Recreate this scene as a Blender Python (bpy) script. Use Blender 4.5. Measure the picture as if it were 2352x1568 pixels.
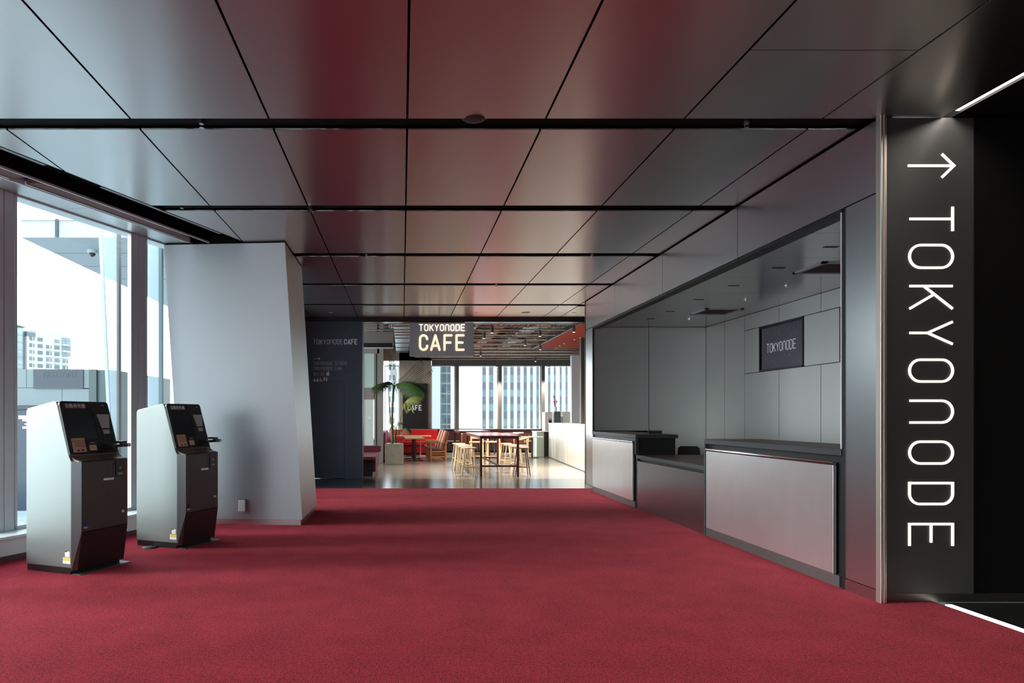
import bpy, math, random
from mathutils import Vector
R = math.radians
random.seed(7)
S = bpy.context.scene
for o in list(bpy.data.objects): bpy.data.objects.remove(o)
COL = S.collection

# ---------------------------------------------------------------- camera, sky, exposure
CAMH = 1.4; F = 1568.0
cd = bpy.data.cameras.new('camera'); cam = bpy.data.objects.new('camera', cd); COL.objects.link(cam)
cam.location = (0, 0, CAMH); cam.rotation_euler = (R(90), 0, 0)
cd.sensor_width = 36; cd.lens = 24; cd.shift_x = 252/2352; cd.shift_y = 173/2352
cd.clip_end = 2000; cd.clip_start = 0.02
S.camera = cam
W = bpy.data.worlds.new('sky'); S.world = W; W.use_nodes = True
nt = W.node_tree; bg = nt.nodes['Background']
tc = nt.nodes.new('ShaderNodeTexCoord'); sp = nt.nodes.new('ShaderNodeSeparateXYZ'); cr = nt.nodes.new('ShaderNodeValToRGB')
nt.links.new(tc.outputs['Generated'], sp.inputs[0]); nt.links.new(sp.outputs['Z'], cr.inputs[0]); nt.links.new(cr.outputs[0], bg.inputs['Color'])
cr.color_ramp.elements[0].position = 0.0; cr.color_ramp.elements[0].color = (0.94, 0.985, 1.0, 1)
cr.color_ramp.elements[1].position = 0.6; cr.color_ramp.elements[1].color = (0.74, 0.90, 0.98, 1)
bg.inputs['Strength'].default_value = 3.0
S.view_settings.view_transform = 'Standard'; S.view_settings.look = 'None'
S.view_settings.gamma = 1; S.view_settings.use_curve_mapping = False
S.view_settings.exposure = 0.88
cy = S.cycles
cy.use_denoising = True; cy.max_bounces = 9; cy.diffuse_bounces = 5; cy.glossy_bounces = 5
cy.transparent_max_bounces = 16; cy.sample_clamp_indirect = 6; cy.caustics_reflective = True; cy.caustics_refractive = False

# window wall line (plan): glass at X = GX(y)
TX = 0.42
def GX(y): return -3.957 + TX*(y - 6.94)
WL = Vector((TX, 1, 0)).normalized(); WN = Vector((WL.y, -WL.x, 0))      # along the wall, into the room
H = 3.667

def portal(name, c, rot, sx, sy):
    l = bpy.data.lights.new(name, 'AREA'); l.shape = 'RECTANGLE'; l.size = sx; l.size_y = sy
    l.cycles.is_portal = True
    o = bpy.data.objects.new(name, l); COL.objects.link(o); o.location = c; o.rotation_euler = rot
sl_ = bpy.data.lights.new('low_hazy_sun', 'SUN'); sl_.energy = 2.6; sl_.angle = R(16); sl_.color = (1.0, 0.95, 0.90)
so_ = bpy.data.objects.new('low_hazy_sun', sl_); COL.objects.link(so_); so_.location = (-20, 5, 8)
so_.rotation_euler = Vector((math.cos(R(15)), 0.10, -math.sin(R(15)))).to_track_quat('-Z', 'Y').to_euler()
p0 = Vector((GX(-8), -8, 0)); p1 = Vector((GX(9.3), 9.3, 0)); pm = (p0+p1)/2 - WN*0.12
portal('daylight_side_windows', (pm.x, pm.y, 1.95), (R(90), 0, math.atan2(WL.y, WL.x)), (p1-p0).length, 3.5)
portal('daylight_cafe_windows', (3.1, 28.05, 2.1), (R(-90), 0, 0), 8.0, 2.8)
portal('daylight_rear_windows', (-6.3, -8.15, 1.9), (R(90), 0, 0), 7.6, 3.3)

# ---------------------------------------------------------------- materials
def srgb(r, g, b):
    f = lambda c: (c/255/12.92 if c/255 <= 0.04045 else ((c/255+0.055)/1.055)**2.4)
    return (f(r), f(g), f(b), 1)
MATS = {}
def mat(name, col, rough=0.5, metal=0.0, emit=None, estr=0, noise=0, nscale=8, bump=0, bscale=60, spec=0.5, coat=0,
        aniso=0, tangent=None, stretch=(1,1,1), sheen=0, cols=None):
    if name in MATS: return MATS[name]
    m = bpy.data.materials.new(name); m.use_nodes = True; n = m.node_tree; L = n.links
    b = n.nodes['Principled BSDF']
    if len(col) == 3: col = (*col, 1)
    b.inputs['Base Color'].default_value = col; b.inputs['Roughness'].default_value = rough
    b.inputs['Metallic'].default_value = metal; b.inputs['Specular IOR Level'].default_value = spec
    if coat: b.inputs['Coat Weight'].default_value = coat; b.inputs['Coat Roughness'].default_value = 0.1
    if sheen: b.inputs['Sheen Weight'].default_value = sheen; b.inputs['Sheen Roughness'].default_value = 0.5
    if emit: b.inputs['Emission Color'].default_value = (*emit[:3], 1); b.inputs['Emission Strength'].default_value = estr
    if noise or bump:
        t = n.nodes.new('ShaderNodeTexCoord'); mp = n.nodes.new('ShaderNodeMapping'); mp.inputs['Scale'].default_value = stretch
        L.new(t.outputs['Object'], mp.inputs[0])
    if noise:
        x = n.nodes.new('ShaderNodeTexNoise'); x.inputs['Scale'].default_value = nscale; x.inputs['Detail'].default_value = 5
        L.new(mp.outputs[0], x.inputs['Vector'])
        q = n.nodes.new('ShaderNodeValToRGB'); c0, c1 = cols if cols else (tuple(c*(1-noise) for c in col[:3]), tuple(min(1, c*(1+noise)) for c in col[:3]))
        q.color_ramp.elements[0].position = 0.3; q.color_ramp.elements[1].position = 0.7
        q.color_ramp.elements[0].color = (*c0[:3], 1); q.color_ramp.elements[1].color = (*c1[:3], 1)
        L.new(x.outputs['Fac'], q.inputs[0]); L.new(q.outputs[0], b.inputs['Base Color'])
    if bump:
        x = n.nodes.new('ShaderNodeTexNoise'); x.inputs['Scale'].default_value = bscale; x.inputs['Detail'].default_value = 4
        L.new(mp.outputs[0], x.inputs['Vector'])
        u = n.nodes.new('ShaderNodeBump'); u.inputs['Strength'].default_value = bump; u.inputs['Distance'].default_value = 0.01
        L.new(x.outputs['Fac'], u.inputs['Height']); L.new(u.outputs[0], b.inputs['Normal'])
    if aniso:
        b.inputs['Anisotropic'].default_value = aniso
        v = n.nodes.new('ShaderNodeCombineXYZ')
        for i in range(3): v.inputs[i].default_value = tangent[i]
        L.new(v.outputs[0], b.inputs['Tangent'])
    MATS[name] = m
    return m
def glassmat(name, tint, refl=1.0):
    m = bpy.data.materials.new(name); m.use_nodes = True; n = m.node_tree; n.nodes.clear(); L = n.links
    o = n.nodes.new('ShaderNodeOutputMaterial'); mx = n.nodes.new('ShaderNodeMixShader')
    t = n.nodes.new('ShaderNodeBsdfTransparent'); g = n.nodes.new('ShaderNodeBsdfGlossy'); lw = n.nodes.new('ShaderNodeLayerWeight'); lw.inputs[0].default_value = 0.5; pw = n.nodes.new('ShaderNodeMath'); pw.operation = 'POWER'; pw.inputs[1].default_value = 5; L.new(lw.outputs['Facing'], pw.inputs[0])
    fr = n.nodes.new('ShaderNodeMath'); fr.operation = 'MULTIPLY_ADD'; fr.inputs[1].default_value = 0.5; fr.inputs[2].default_value = 0.025; L.new(pw.outputs[0], fr.inputs[0])
    t.inputs[0].default_value = (*tint, 1); g.inputs['Roughness'].default_value = 0.0
    g.inputs[0].default_value = (refl, refl, refl, 1)
    L.new(fr.outputs[0], mx.inputs[0]); L.new(t.outputs[0], mx.inputs[1]); L.new(g.outputs[0], mx.inputs[2]); L.new(mx.outputs[0], o.inputs[0])
    MATS[name] = m; return m

ceil_metal = mat('ceiling_metal', (0.60, 0.58, 0.57), 0.31, 1, aniso=0.8, tangent=(0, 1, 0), bump=0.02, bscale=3, noise=0.03, nscale=90, stretch=(0.3, 12, 1))
wall_metal = mat('wall_metal', (0.62, 0.65, 0.67), 0.28, 1, aniso=0.1, tangent=(0, 0, 1), noise=0.03, nscale=60, stretch=(12, 12, 0.3))
column_metal = mat('column_metal', (0.335, 0.35, 0.37), 0.42, 1, aniso=0.55, tangent=(0.06, 0, 1), noise=0.02, nscale=60, stretch=(12, 12, 0.3))
counter_metal = mat('counter_metal', (0.82, 0.83, 0.84), 0.31, 0.9, aniso=0.1, tangent=(0, 0, 1), noise=0.03, nscale=3)
counter_dark = mat('counter_dark_metal', (0.36, 0.38, 0.395), 0.27, 1, aniso=0.1, tangent=(0, 0, 1))
alcove_metal = mat('alcove_metal', (0.52, 0.53, 0.52), 0.45, 0.9, aniso=0.3, tangent=(0, 0, 1))
alcove_ceiling_metal = mat('alcove_ceiling_metal', (0.62, 0.57, 0.57), 0.24, 1, aniso=0.3, tangent=(0, 1, 0))
steel = mat('steel', (0.55, 0.56, 0.57), 0.25, 1)
champagne = mat('champagne_trim', (0.66, 0.61, 0.55), 0.42, 1)
chrome = mat('chrome', (0.75, 0.75, 0.76), 0.12, 1)
frame_grey = mat('frame_grey', srgb(188, 190, 194), 0.45, 0.3)
sill_white = mat('sill_white', srgb(205, 210, 214), 0.4)
rail_white = mat('rail_white', srgb(200, 200, 204), 0.35)
black = mat('black', (0.006, 0.006, 0.007), 0.45)
blackgap = mat('black_gap', (0.004, 0.004, 0.004), 0.8, spec=0.1)
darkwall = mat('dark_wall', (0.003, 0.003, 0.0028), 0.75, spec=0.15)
dark_plate = mat('dark_plate', (0.042, 0.042, 0.041), 0.5)
countertop = mat('countertop', (0.03, 0.038, 0.042), 0.5, 0.1)
walnut = mat('walnut', srgb(82, 68, 60), 0.45, noise=0.25, nscale=6, stretch=(1, 1, 12))
graybase = mat('gray_base', (0.16, 0.155, 0.155), 0.4, 0.7)
navy = mat('navy_wall', (0.055, 0.075, 0.105), 0.40, noise=0.08, nscale=14)
letter_lit = mat('letter_lit', (1, 0.95, 0.85), 0.5, emit=(1.0, 0.90, 0.76), estr=0.54)
letter_warm = mat('letter_warm', (1, 0.9, 0.75), 0.5, emit=(1.0, 0.74, 0.50), estr=0.55)
letter_white = mat('letter_white', (0.85, 0.86, 0.87), 0.5)
letter_grey = mat('letter_grey', (0.5, 0.51, 0.52), 0.5)
letter_screen = mat('letter_screen', (0.25, 0.25, 0.28), 0.5, emit=(0.62, 0.63, 0.75), estr=0.22)
strip_glow = mat('strip_glow', (1, 1, 1), 0.5, emit=(1.0, 0.93, 0.82), estr=18)
floor_glow = mat('floor_glow', (1, 1, 1), 0.5, emit=(1.0, 0.96, 0.88), estr=1.5)
brown_blind = mat('brown_blind', (0.12, 0.07, 0.062), 0.8, spec=0.15)
carpet_m = None
def carpet():
    m = bpy.data.materials.new('carpet'); m.use_nodes = True; n = m.node_tree; L = n.links; b = n.nodes['Principled BSDF']
    b.inputs['Roughness'].default_value = 0.9; b.inputs['Specular IOR Level'].default_value = 0.06
    b.inputs['Sheen Weight'].default_value = 0.07; b.inputs['Sheen Roughness'].default_value = 0.4; b.inputs['Sheen Tint'].default_value = (1, 0.45, 0.5, 1)
    t = n.nodes.new('ShaderNodeTexCoord')
    a = n.nodes.new('ShaderNodeTexNoise'); a.inputs['Scale'].default_value = 130; a.inputs['Detail'].default_value = 3
    c = n.nodes.new('ShaderNodeTexNoise'); c.inputs['Scale'].default_value = 3.0; c.inputs['Detail'].default_value = 4
    d = n.nodes.new('ShaderNodeTexNoise'); d.inputs['Scale'].default_value = 45; d.inputs['Detail'].default_value = 2
    for x in (a, c, d): L.new(t.outputs['Object'], x.inputs['Vector'])
    def math_(op, x, y):
        k = n.nodes.new('ShaderNodeMath'); k.operation = op
        for i, v in enumerate((x, y)):
            if isinstance(v, float): k.inputs[i].default_value = v
            else: L.new(v, k.inputs[i])
        return k.outputs[0]
    f = math_('ADD', math_('MULTIPLY', a.outputs[0], 0.62), math_('ADD', math_('MULTIPLY', c.outputs[0], 0.13), math_('MULTIPLY', d.outputs[0], 0.25)))
    q = n.nodes.new('ShaderNodeValToRGB'); q.color_ramp.elements[0].position = 0.38; q.color_ramp.elements[1].position = 0.62
    q.color_ramp.elements[0].color = (0.13, 0.007, 0.014, 1); q.color_ramp.elements[1].color = (0.52, 0.036, 0.060, 1)
    L.new(f, q.inputs[0]); L.new(q.outputs[0], b.inputs['Base Color'])
    u = n.nodes.new('ShaderNodeBump'); u.inputs['Strength'].default_value = 0.6; u.inputs['Distance'].default_value = 0.008
    L.new(a.outputs[0], u.inputs['Height']); L.new(u.outputs[0], b.inputs['Normal'])
    MATS['carpet'] = m; return m
carpet_m = carpet()
def tilemat(name, c1, c2, mortar, w, h, rough, msize=0.004, nz=0.3):
    m = bpy.data.materials.new(name); m.use_nodes = True; n = m.node_tree; L = n.links; b = n.nodes['Principled BSDF']
    b.inputs['Roughness'].default_value = rough
    t = n.nodes.new('ShaderNodeTexCoord'); k = n.nodes.new('ShaderNodeTexBrick')
    k.offset = 0.0; k.inputs['Scale'].default_value = 1; k.inputs['Brick Width'].default_value = w; k.inputs['Row Height'].default_value = h
    k.inputs['Mortar Size'].default_value = msize; k.inputs['Color1'].default_value = (*c1, 1); k.inputs['Color2'].default_value = (*c2, 1); k.inputs['Mortar'].default_value = (*mortar, 1)
    x = n.nodes.new('ShaderNodeTexNoise'); x.inputs['Scale'].default_value = 2.5; x.inputs['Detail'].default_value = 8
    mp = n.nodes.new('ShaderNodeMapping'); mp.inputs['Scale'].default_value = (0.6, 4, 1)
    L.new(t.outputs['Object'], k.inputs['Vector']); L.new(t.outputs['Object'], mp.inputs[0]); L.new(mp.outputs[0], x.inputs['Vector'])
    r = n.nodes.new('ShaderNodeMix'); r.data_type = 'RGBA'; r.blend_type = 'MULTIPLY'; r.inputs['Factor'].default_value = nz
    L.new(k.outputs['Color'], r.inputs['A']); L.new(x.outputs['Color'], r.inputs['B']); L.new(r.outputs['Result'], b.inputs['Base Color'])
    MATS[name] = m; return m
tile_dark = tilemat('dark_tile', (0.065, 0.068, 0.072), (0.05, 0.053, 0.057), (0.2, 0.2, 0.2), 1.5, 2.15, 0.19)
cafe_floor_m = tilemat('cafe_floor', (0.30, 0.27, 0.245), (0.25, 0.225, 0.205), (0.10, 0.09, 0.08), 1.2, 1.2, 0.19, 0.003, 0.5)
stone_black = tilemat('black_stone', (0.02, 0.022, 0.02), (0.015, 0.016, 0.015), (0.01, 0.01, 0.01), 1.2, 1.2, 0.3)
cafe_glass = glassmat('cafe_window_glass', (0.95, 0.975, 0.975))
glass = glassmat('window_glass', (0.92, 0.955, 0.955))
fin_glass = mat('fin_glass', (0.78, 0.86, 0.92), 0.2)
_n = fin_glass.node_tree; _t = _n.nodes.new('ShaderNodeBsdfTransparent'); _d = _n.nodes.new('ShaderNodeBsdfTranslucent'); _m = _n.nodes.new('ShaderNodeMixShader'); _m.inputs[0].default_value = 0.3  # translucent share whitens the glass in place of a sky reflection
_t.inputs[0].default_value = (0.9, 0.96, 1, 1); _d.inputs[0].default_value = (0.8, 0.85, 0.9, 1)
_n.links.new(_t.outputs[0], _m.inputs[1]); _n.links.new(_d.outputs[0], _m.inputs[2]); _n.links.new(_m.outputs[0], _n.nodes['Material Output'].inputs[0])
# facades: bands by height
def bands(name, period, frac, ca, cb, nscale=0.15, grid=None, off=0.0, rough=0.4):
    m = bpy.data.materials.new(name); m.use_nodes = True; n = m.node_tree; L = n.links; b = n.nodes['Principled BSDF']; b.inputs['Roughness'].default_value = rough
    t = n.nodes.new('ShaderNodeTexCoord'); s = n.nodes.new('ShaderNodeSeparateXYZ'); L.new(t.outputs['Object'], s.inputs[0])
    def mm(op, x, y=0.0):
        k = n.nodes.new('ShaderNodeMath'); k.operation = op
        for i, v in enumerate((x, y)):
            if isinstance(v, (int, float)): k.inputs[i].default_value = v
            else: L.new(v, k.inputs[i])
        return k.outputs[0]
    fz = mm('FRACT', mm('DIVIDE', mm('ADD', s.outputs['Z'], 200+off), period))
    sel = mm('LESS_THAN', fz, frac)
    if grid:
        fx = mm('FRACT', mm('DIVIDE', mm('ADD', s.outputs['X'], 400.0), grid[0])); sel = mm('MULTIPLY', sel, mm('LESS_THAN', fx, grid[1]))
    w = n.nodes.new('ShaderNodeTexWhiteNoise'); w.noise_dimensions = '3D'
    vm = n.nodes.new('ShaderNodeVectorMath'); vm.operation = 'SNAP'; vm.inputs[1].default_value = ((grid[0] if grid else 2.2), 50, period)
    L.new(t.outputs['Object'], vm.inputs[0]); L.new(vm.outputs[0], w.inputs[0])
    mix = n.nodes.new('ShaderNodeMix'); mix.data_type = 'RGBA'; L.new(sel, mix.inputs['Factor']); mix.inputs['A'].default_value = (*cb, 1)
    m2 = n.nodes.new('ShaderNodeMix'); m2.data_type = 'RGBA'; L.new(w.outputs['Value'], m2.inputs['Factor'])
    m2.inputs['A'].default_value = (*ca, 1); m2.inputs['B'].default_value = (*[c*0.35+0.02 for c in ca], 1)
    L.new(m2.outputs['Result'], mix.inputs['B']); L.new(mix.outputs['Result'], b.inputs['Base Color'])
    MATS[name] = m; return m
tower_strip_m = bands('tower_window_strip', 4.25, 0.5, (0.085, 0.165, 0.175), (0.045, 0.06, 0.08))
glass_tower_m = bands('glass_tower_panes', 3.6, 0.86, (0.085, 0.165, 0.20), (0.30, 0.34, 0.35), grid=(1.9, 0.86))
ribbed_white = bands('ribbed_white', 60, 1.0, (0.62, 0.63, 0.64), (0.62, 0.63, 0.64))
conc_white = mat('white_cladding', (0.50, 0.51, 0.52), 0.6)
conc_pale = mat('pale_cladding', (0.33, 0.34, 0.36), 0.6)
apt_wall_m = mat('apartment_wall', (0.33, 0.315, 0.31), 0.7)
apt_glass_m = mat('apartment_glass', (0.05, 0.075, 0.09), 0.2)
apt_bay_m = bands('apartment_bay_glass', 3.2, 0.9, (0.19, 0.25, 0.28), (0.08, 0.11, 0.13), grid=(2.0, 0.92))

# ---------------------------------------------------------------- mesh helpers
class MB:
    def __init__(s): s.v = []; s.f = []
    def box(s, x0, y0, z0, x1, y1, z1):
        if x0 > x1: x0, x1 = x1, x0
        if y0 > y1: y0, y1 = y1, y0
        if z0 > z1: z0, z1 = z1, z0
        b = len(s.v)
        s.v += [(x0,y0,z0),(x1,y0,z0),(x1,y1,z0),(x0,y1,z0),(x0,y0,z1),(x1,y0,z1),(x1,y1,z1),(x0,y1,z1)]
        s.f += [tuple(b+i for i in q) for q in ((3,2,1,0),(4,5,6,7),(0,1,5,4),(1,2,6,5),(2,3,7,6),(3,0,4,7))]
        return s
    def prism(s, poly, z0, z1, fn=None):          # poly (a,b) extruded; fn maps (a,b,h)->xyz
        fn = fn or (lambda a, b, h: (a, b, h)); n = len(poly); b = len(s.v)
        s.v += [fn(p[0], p[1], z0) for p in poly] + [fn(p[0], p[1], z1) for p in poly]
        s.f.append(tuple(b+i for i in reversed(range(n)))); s.f.append(tuple(b+n+i for i in range(n)))
        s.f += [(b+i, b+(i+1) % n, b+n+(i+1) % n, b+n+i) for i in range(n)]
        return s
    def cyl(s, p0, p1, r0, r1=None, n=12):
        r1 = r0 if r1 is None else r1; p0 = Vector(p0); p1 = Vector(p1); d = (p1-p0).normalized()
        u = d.orthogonal().normalized(); w = d.cross(u); b = len(s.v)
        for p, r in ((p0, r0), (p1, r1)):
            for i in range(n):
                a = 2*math.pi*i/n; s.v.append(tuple(p + u*math.cos(a)*r + w*math.sin(a)*r))
        s.f.append(tuple(b+i for i in reversed(range(n)))); s.f.append(tuple(b+n+i for i in range(n)))
        s.f += [(b+i, b+(i+1) % n, b+n+(i+1) % n, b+n+i) for i in range(n)]
        return s
    def tube(s, pts, r, n=8):
        pts = [Vector(p) for p in pts]; b = len(s.v); m = len(pts); rr = r if isinstance(r, (list, tuple)) else [r]*m
        u = (pts[1]-pts[0]).orthogonal().normalized()
        for k, p in enumerate(pts):
            d = (pts[min(k+1, m-1)]-pts[max(k-1, 0)]).normalized(); u = (u - d*u.dot(d)).normalized(); w = d.cross(u)
            for i in range(n):
                a = 2*math.pi*i/n; s.v.append(tuple(p + (u*math.cos(a)+w*math.sin(a))*rr[k]))
        for k in range(m-1):
            s.f += [(b+k*n+i, b+k*n+(i+1) % n, b+(k+1)*n+(i+1) % n, b+(k+1)*n+i) for i in range(n)]
        s.f.append(tuple(b+i for i in reversed(range(n)))); s.f.append(tuple(b+(m-1)*n+i for i in range(n)))
        return s
    def bar(s, p0, p1, w, h=None):
        p0 = Vector(p0); p1 = Vector(p1); d = (p1-p0).normalized(); h = h or w
        up = Vector((0,0,1)) if abs(d.z) < 0.9 else Vector((0,1,0))
        a = d.cross(up).normalized(); c = a.cross(d).normalized(); b = len(s.v)
        for p in (p0, p1):
            for i, j in ((-1,-1),(1,-1),(1,1),(-1,1)): s.v.append(tuple(p + a*i*w/2 + c*j*h/2))
        s.f += [tuple(b+i for i in q) for q in ((3,2,1,0),(4,5,6,7),(0,1,5,4),(1,2,6,5),(2,3,7,6),(3,0,4,7))]
        return s
    def sphere(s, c, r, n=10, sc=(1,1,1)):
        b = len(s.v); m = n//2
        for j in range(m+1):
            t = math.pi*j/m
            for i in range(n):
                a = 2*math.pi*i/n; s.v.append((c[0]+r*sc[0]*math.sin(t)*math.cos(a), c[1]+r*sc[1]*math.sin(t)*math.sin(a), c[2]+r*sc[2]*math.cos(t)))
        for j in range(m):
            s.f += [(b+j*n+i, b+(j+1)*n+i, b+(j+1)*n+(i+1) % n, b+j*n+(i+1) % n) for i in range(n)]
        return s
    def quad(s, *p):
        b = len(s.v); s.v += [tuple(q) for q in p]; s.f.append(tuple(range(b, b+len(p)))); return s
    def build(s, name, m, parent=None, bevel=0, smooth=False, fn=None):
        me = bpy.data.meshes.new(name); me.from_pydata([fn(*v) for v in s.v] if fn else s.v, [], s.f)
        import bmesh
        bm = bmesh.new(); bm.from_mesh(me); bmesh.ops.recalc_face_normals(bm, faces=bm.faces); bm.to_mesh(me); bm.free()
        me.materials.append(m)
        if smooth:
            for p in me.polygons: p.use_smooth = True
        o = bpy.data.objects.new(name, me); COL.objects.link(o)
        if parent: o.parent = parent
        if bevel:
            k = o.modifiers.new('bevel', 'BEVEL'); k.width = bevel; k.segments = 2; k.limit_method = 'ANGLE'; k.angle_limit = R(40)
        return o
def tag(o, label, cat, group=None):
    o['label'] = label; o['category'] = cat
    if group: o['group'] = group
    return o
def thing(name, label, cat, loc=(0,0,0), rz=0, group=None):
    o = bpy.data.objects.new(name, None); COL.objects.link(o); o.location = loc; o.rotation_euler = (0,0,rz); o.empty_display_size = 0.1
    return tag(o, label, cat, group)
def struct(o): o['kind'] = 'structure'; return o
def kids(o): return [c for c in bpy.data.objects if c.parent == o]
def copy_thing(root, loc, rz=None, label=None):
    tree = kids(root); r = root.copy(); COL.objects.link(r); r.location = loc
    if rz is not None: r.rotation_euler = (0,0,rz)
    if label: r['label'] = label
    for ch in tree:
        c = ch.copy(); COL.objects.link(c); c.parent = r
        for g in kids(ch):
            d = g.copy(); COL.objects.link(d); d.parent = c
    return r
def clip(poly, a, b, c):                            # keep a*x+b*y >= c
    out = []
    for i in range(len(poly)):
        p, q = poly[i], poly[(i+1) % len(poly)]; dp = a*p[0]+b*p[1]-c; dq = a*q[0]+b*q[1]-c
        if dp >= 0: out.append(p)
        if dp*dq < 0: t = dp/(dp-dq); out.append((p[0]+(q[0]-p[0])*t, p[1]+(q[1]-p[1])*t))
    return out
def at(px, py, Y): return Vector(((px-924)*Y/F, Y, CAMH+(957-py)*Y/F))

# ---------------------------------------------------------------- lettering (stroke alphabet, cap height 1)
def arc(cx, cy_, rx, ry, a0, a1, n=16): return [(cx+rx*math.cos(R(a0+(a1-a0)*i/n)), cy_+ry*math.sin(R(a0+(a1-a0)*i/n))) for i in range(n+1)]
w_ = 0.52
def glyph(ch):
    w = w_; r = w/2
    stad = arc(r, 1-r, r, r, 180, 0) + arc(r, r, r, r, 0, -180) 
    G = {
     'T': [[(0,1),(w,1)], [(r,1),(r,0)]],
     'O': [stad + [stad[0]]],
     'K': [[(0,0),(0,1)], [(w,1),(0,0.33)], [(0.19,0.572),(w,0)]],
     'Y': [[(0,1),(r,0.42),(w,1)], [(r,0.42),(r,0)]],
     'n': [[(0,0)] + arc(r, 1-r, r, r, 180, 0) + [(w,0)]],
     'D': [[(0,0),(0,1)] + arc(w-0.24, 0.76, 0.24, 0.24, 90, 0) + arc(w-0.24, 0.24, 0.24, 0.24, 0, -90) + [(0,0),(0,0.05)]],
     'E': [[(w,1),(0,1),(0,0),(w,0)], [(0,0.5),(w*0.85,0.5)]],
     'F': [[(w,1),(0,1),(0,0)], [(0,0.5),(w*0.85,0.5)]],
     'C': [[(w,0.74)] + arc(r, 1-r, r, r, 0, 180) + arc(r, r, r, r, 180, 360) + [(w,0.27)]],
     'A': [[(0,0),(r,1),(w,0)], [(0.09,0.28),(w-0.09,0.28)]],
     'S': [arc(r, 0.75, r, 0.25, 20, 270) + arc(r, 0.25, r, 0.25, 90, -160)],
     'U': [[(0,1)] + arc(r, r, r, r, 180, 360) + [(w,1)]],
     'I': [[(0,0),(0,1)]],
     'L': [[(0,1),(0,0),(w*0.9,0)]],
     'B': [[(0,0),(0,1)] + arc(w-0.25, 0.76, 0.25, 0.24, 90, -90) + [(0,0.52)], [(0,0.52)] + arc(w-0.25, 0.26, 0.25, 0.26, 90, -90) + [(0,0)]],
     '3': [arc(r, 0.76, r, 0.24, 160, -90) + arc(r, 0.26, r, 0.26, 90, -160)],
     '8': [arc(r, 0.75, r*0.9, 0.25, 0, 360, 16), arc(r, 0.25, r, 0.25, 0, 360, 16)],
     '-': [[(0.08,0.45),(w-0.08,0.45)]],
     '>': [[(0,0.5),(1.0,0.5)], [(0.7,0.24),(1.0,0.5),(0.7,0.76)]],
    }
    adv = {'I': 0.0, ' ': w*0.6, '>': 1.0}.get(ch, w)
    return G.get(ch, []), adv
def stroke(mb, pts, th, fn, d0, d1, rnd):
    P = [Vector((p[0], p[1])) for p in pts]
    P = [P[0]] + [P[i] for i in range(1, len(P)) if (P[i]-P[i-1]).length > 1e-5]
    mb.k = getattr(mb, 'k', 0)
    if rnd:
        for i in range(len(P)-1):
            d = (P[i+1]-P[i]).normalized(); q = Vector((-d.y, d.x))*th/2; mb.k += 1
            mb.prism([tuple(P[i]-q), tuple(P[i+1]-q), tuple(P[i+1]+q), tuple(P[i]+q)], d0, d1+mb.k*0.00006, fn)
        for e in P: mb.k += 1; mb.prism([(e.x+th/2*math.cos(2*math.pi*j/16), e.y+th/2*math.sin(2*math.pi*j/16)) for j in range(16)], d0, d1+mb.k*0.00006, fn)
        return
    n = len(P); closed = (P[0]-P[-1]).length < 1e-4 and n > 3
    Lf, Rt = [], []
    for i in range(n):
        a = P[i]-P[i-1] if i else (P[0]-P[-2] if closed else None)
        b = P[i+1]-P[i] if i < n-1 else (P[1]-P[0] if closed else None)
        if a is None: a = b
        if b is None: b = a
        a = a.normalized(); b = b.normalized(); na = Vector((-a.y, a.x)); nb = Vector((-b.y, b.x)); m = (na+nb)
        m = m.normalized() if m.length > 1e-6 else na; k = 1/max(0.35, m.dot(na))
        Lf.append(P[i]+m*k*th/2); Rt.append(P[i]-m*k*th/2)
    for i in range(n-1):
        mb.prism([tuple(Rt[i]), tuple(Rt[i+1]), tuple(Lf[i+1]), tuple(Lf[i])], d0, d1, fn)
    if rnd and not closed:
        for e in (P[0], P[-1]): mb.prism([(e.x+th/2*math.cos(2*math.pi*j/12), e.y+th/2*math.sin(2*math.pi*j/12)) for j in range(12)], d0, d1, fn)
def text_mb(txt, h, th, org, U, V, gap=0.3, depth=0.006, rnd=False, width=None):
    """org bottom-left; U reading direction, V up; outward = normal along U x V"""
    global w_
    U = Vector(U); V = Vector(V); N = U.cross(V)
    tot = sum(glyph(c)[1] for c in txt) + gap*(len(txt)-1)
    sx = (width/(tot*h)) if width else 1.0
    mb = MB(); x = 0
    for c in txt:
        G, a = glyph(c)
        for s_ in G:
            stroke(mb, [((x+p[0])*h*sx, p[1]*h) for p in s_], th, lambda p, q, d: tuple(Vector(org)+U*p+V*q+N*d), 0.001, depth, rnd)
        x += a+gap
    return mb
def kanji(name, txt, size, m, parent, loc, rot):
    c = bpy.data.curves.new('t', 'FONT'); c.body = txt; c.size = size; c.extrude = 0.0008
    t = bpy.data.objects.new('t', c); COL.objects.link(t); bpy.context.view_layer.update()
    me = bpy.data.meshes.new_from_object(t.evaluated_get(bpy.context.evaluated_depsgraph_get()))
    bpy.data.objects.remove(t); me.materials.clear(); me.materials.append(m); me.name = name
    o = bpy.data.objects.new(name, me); COL.objects.link(o); o.parent = parent; o.location = loc; o.rotation_euler = rot
    return o

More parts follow.
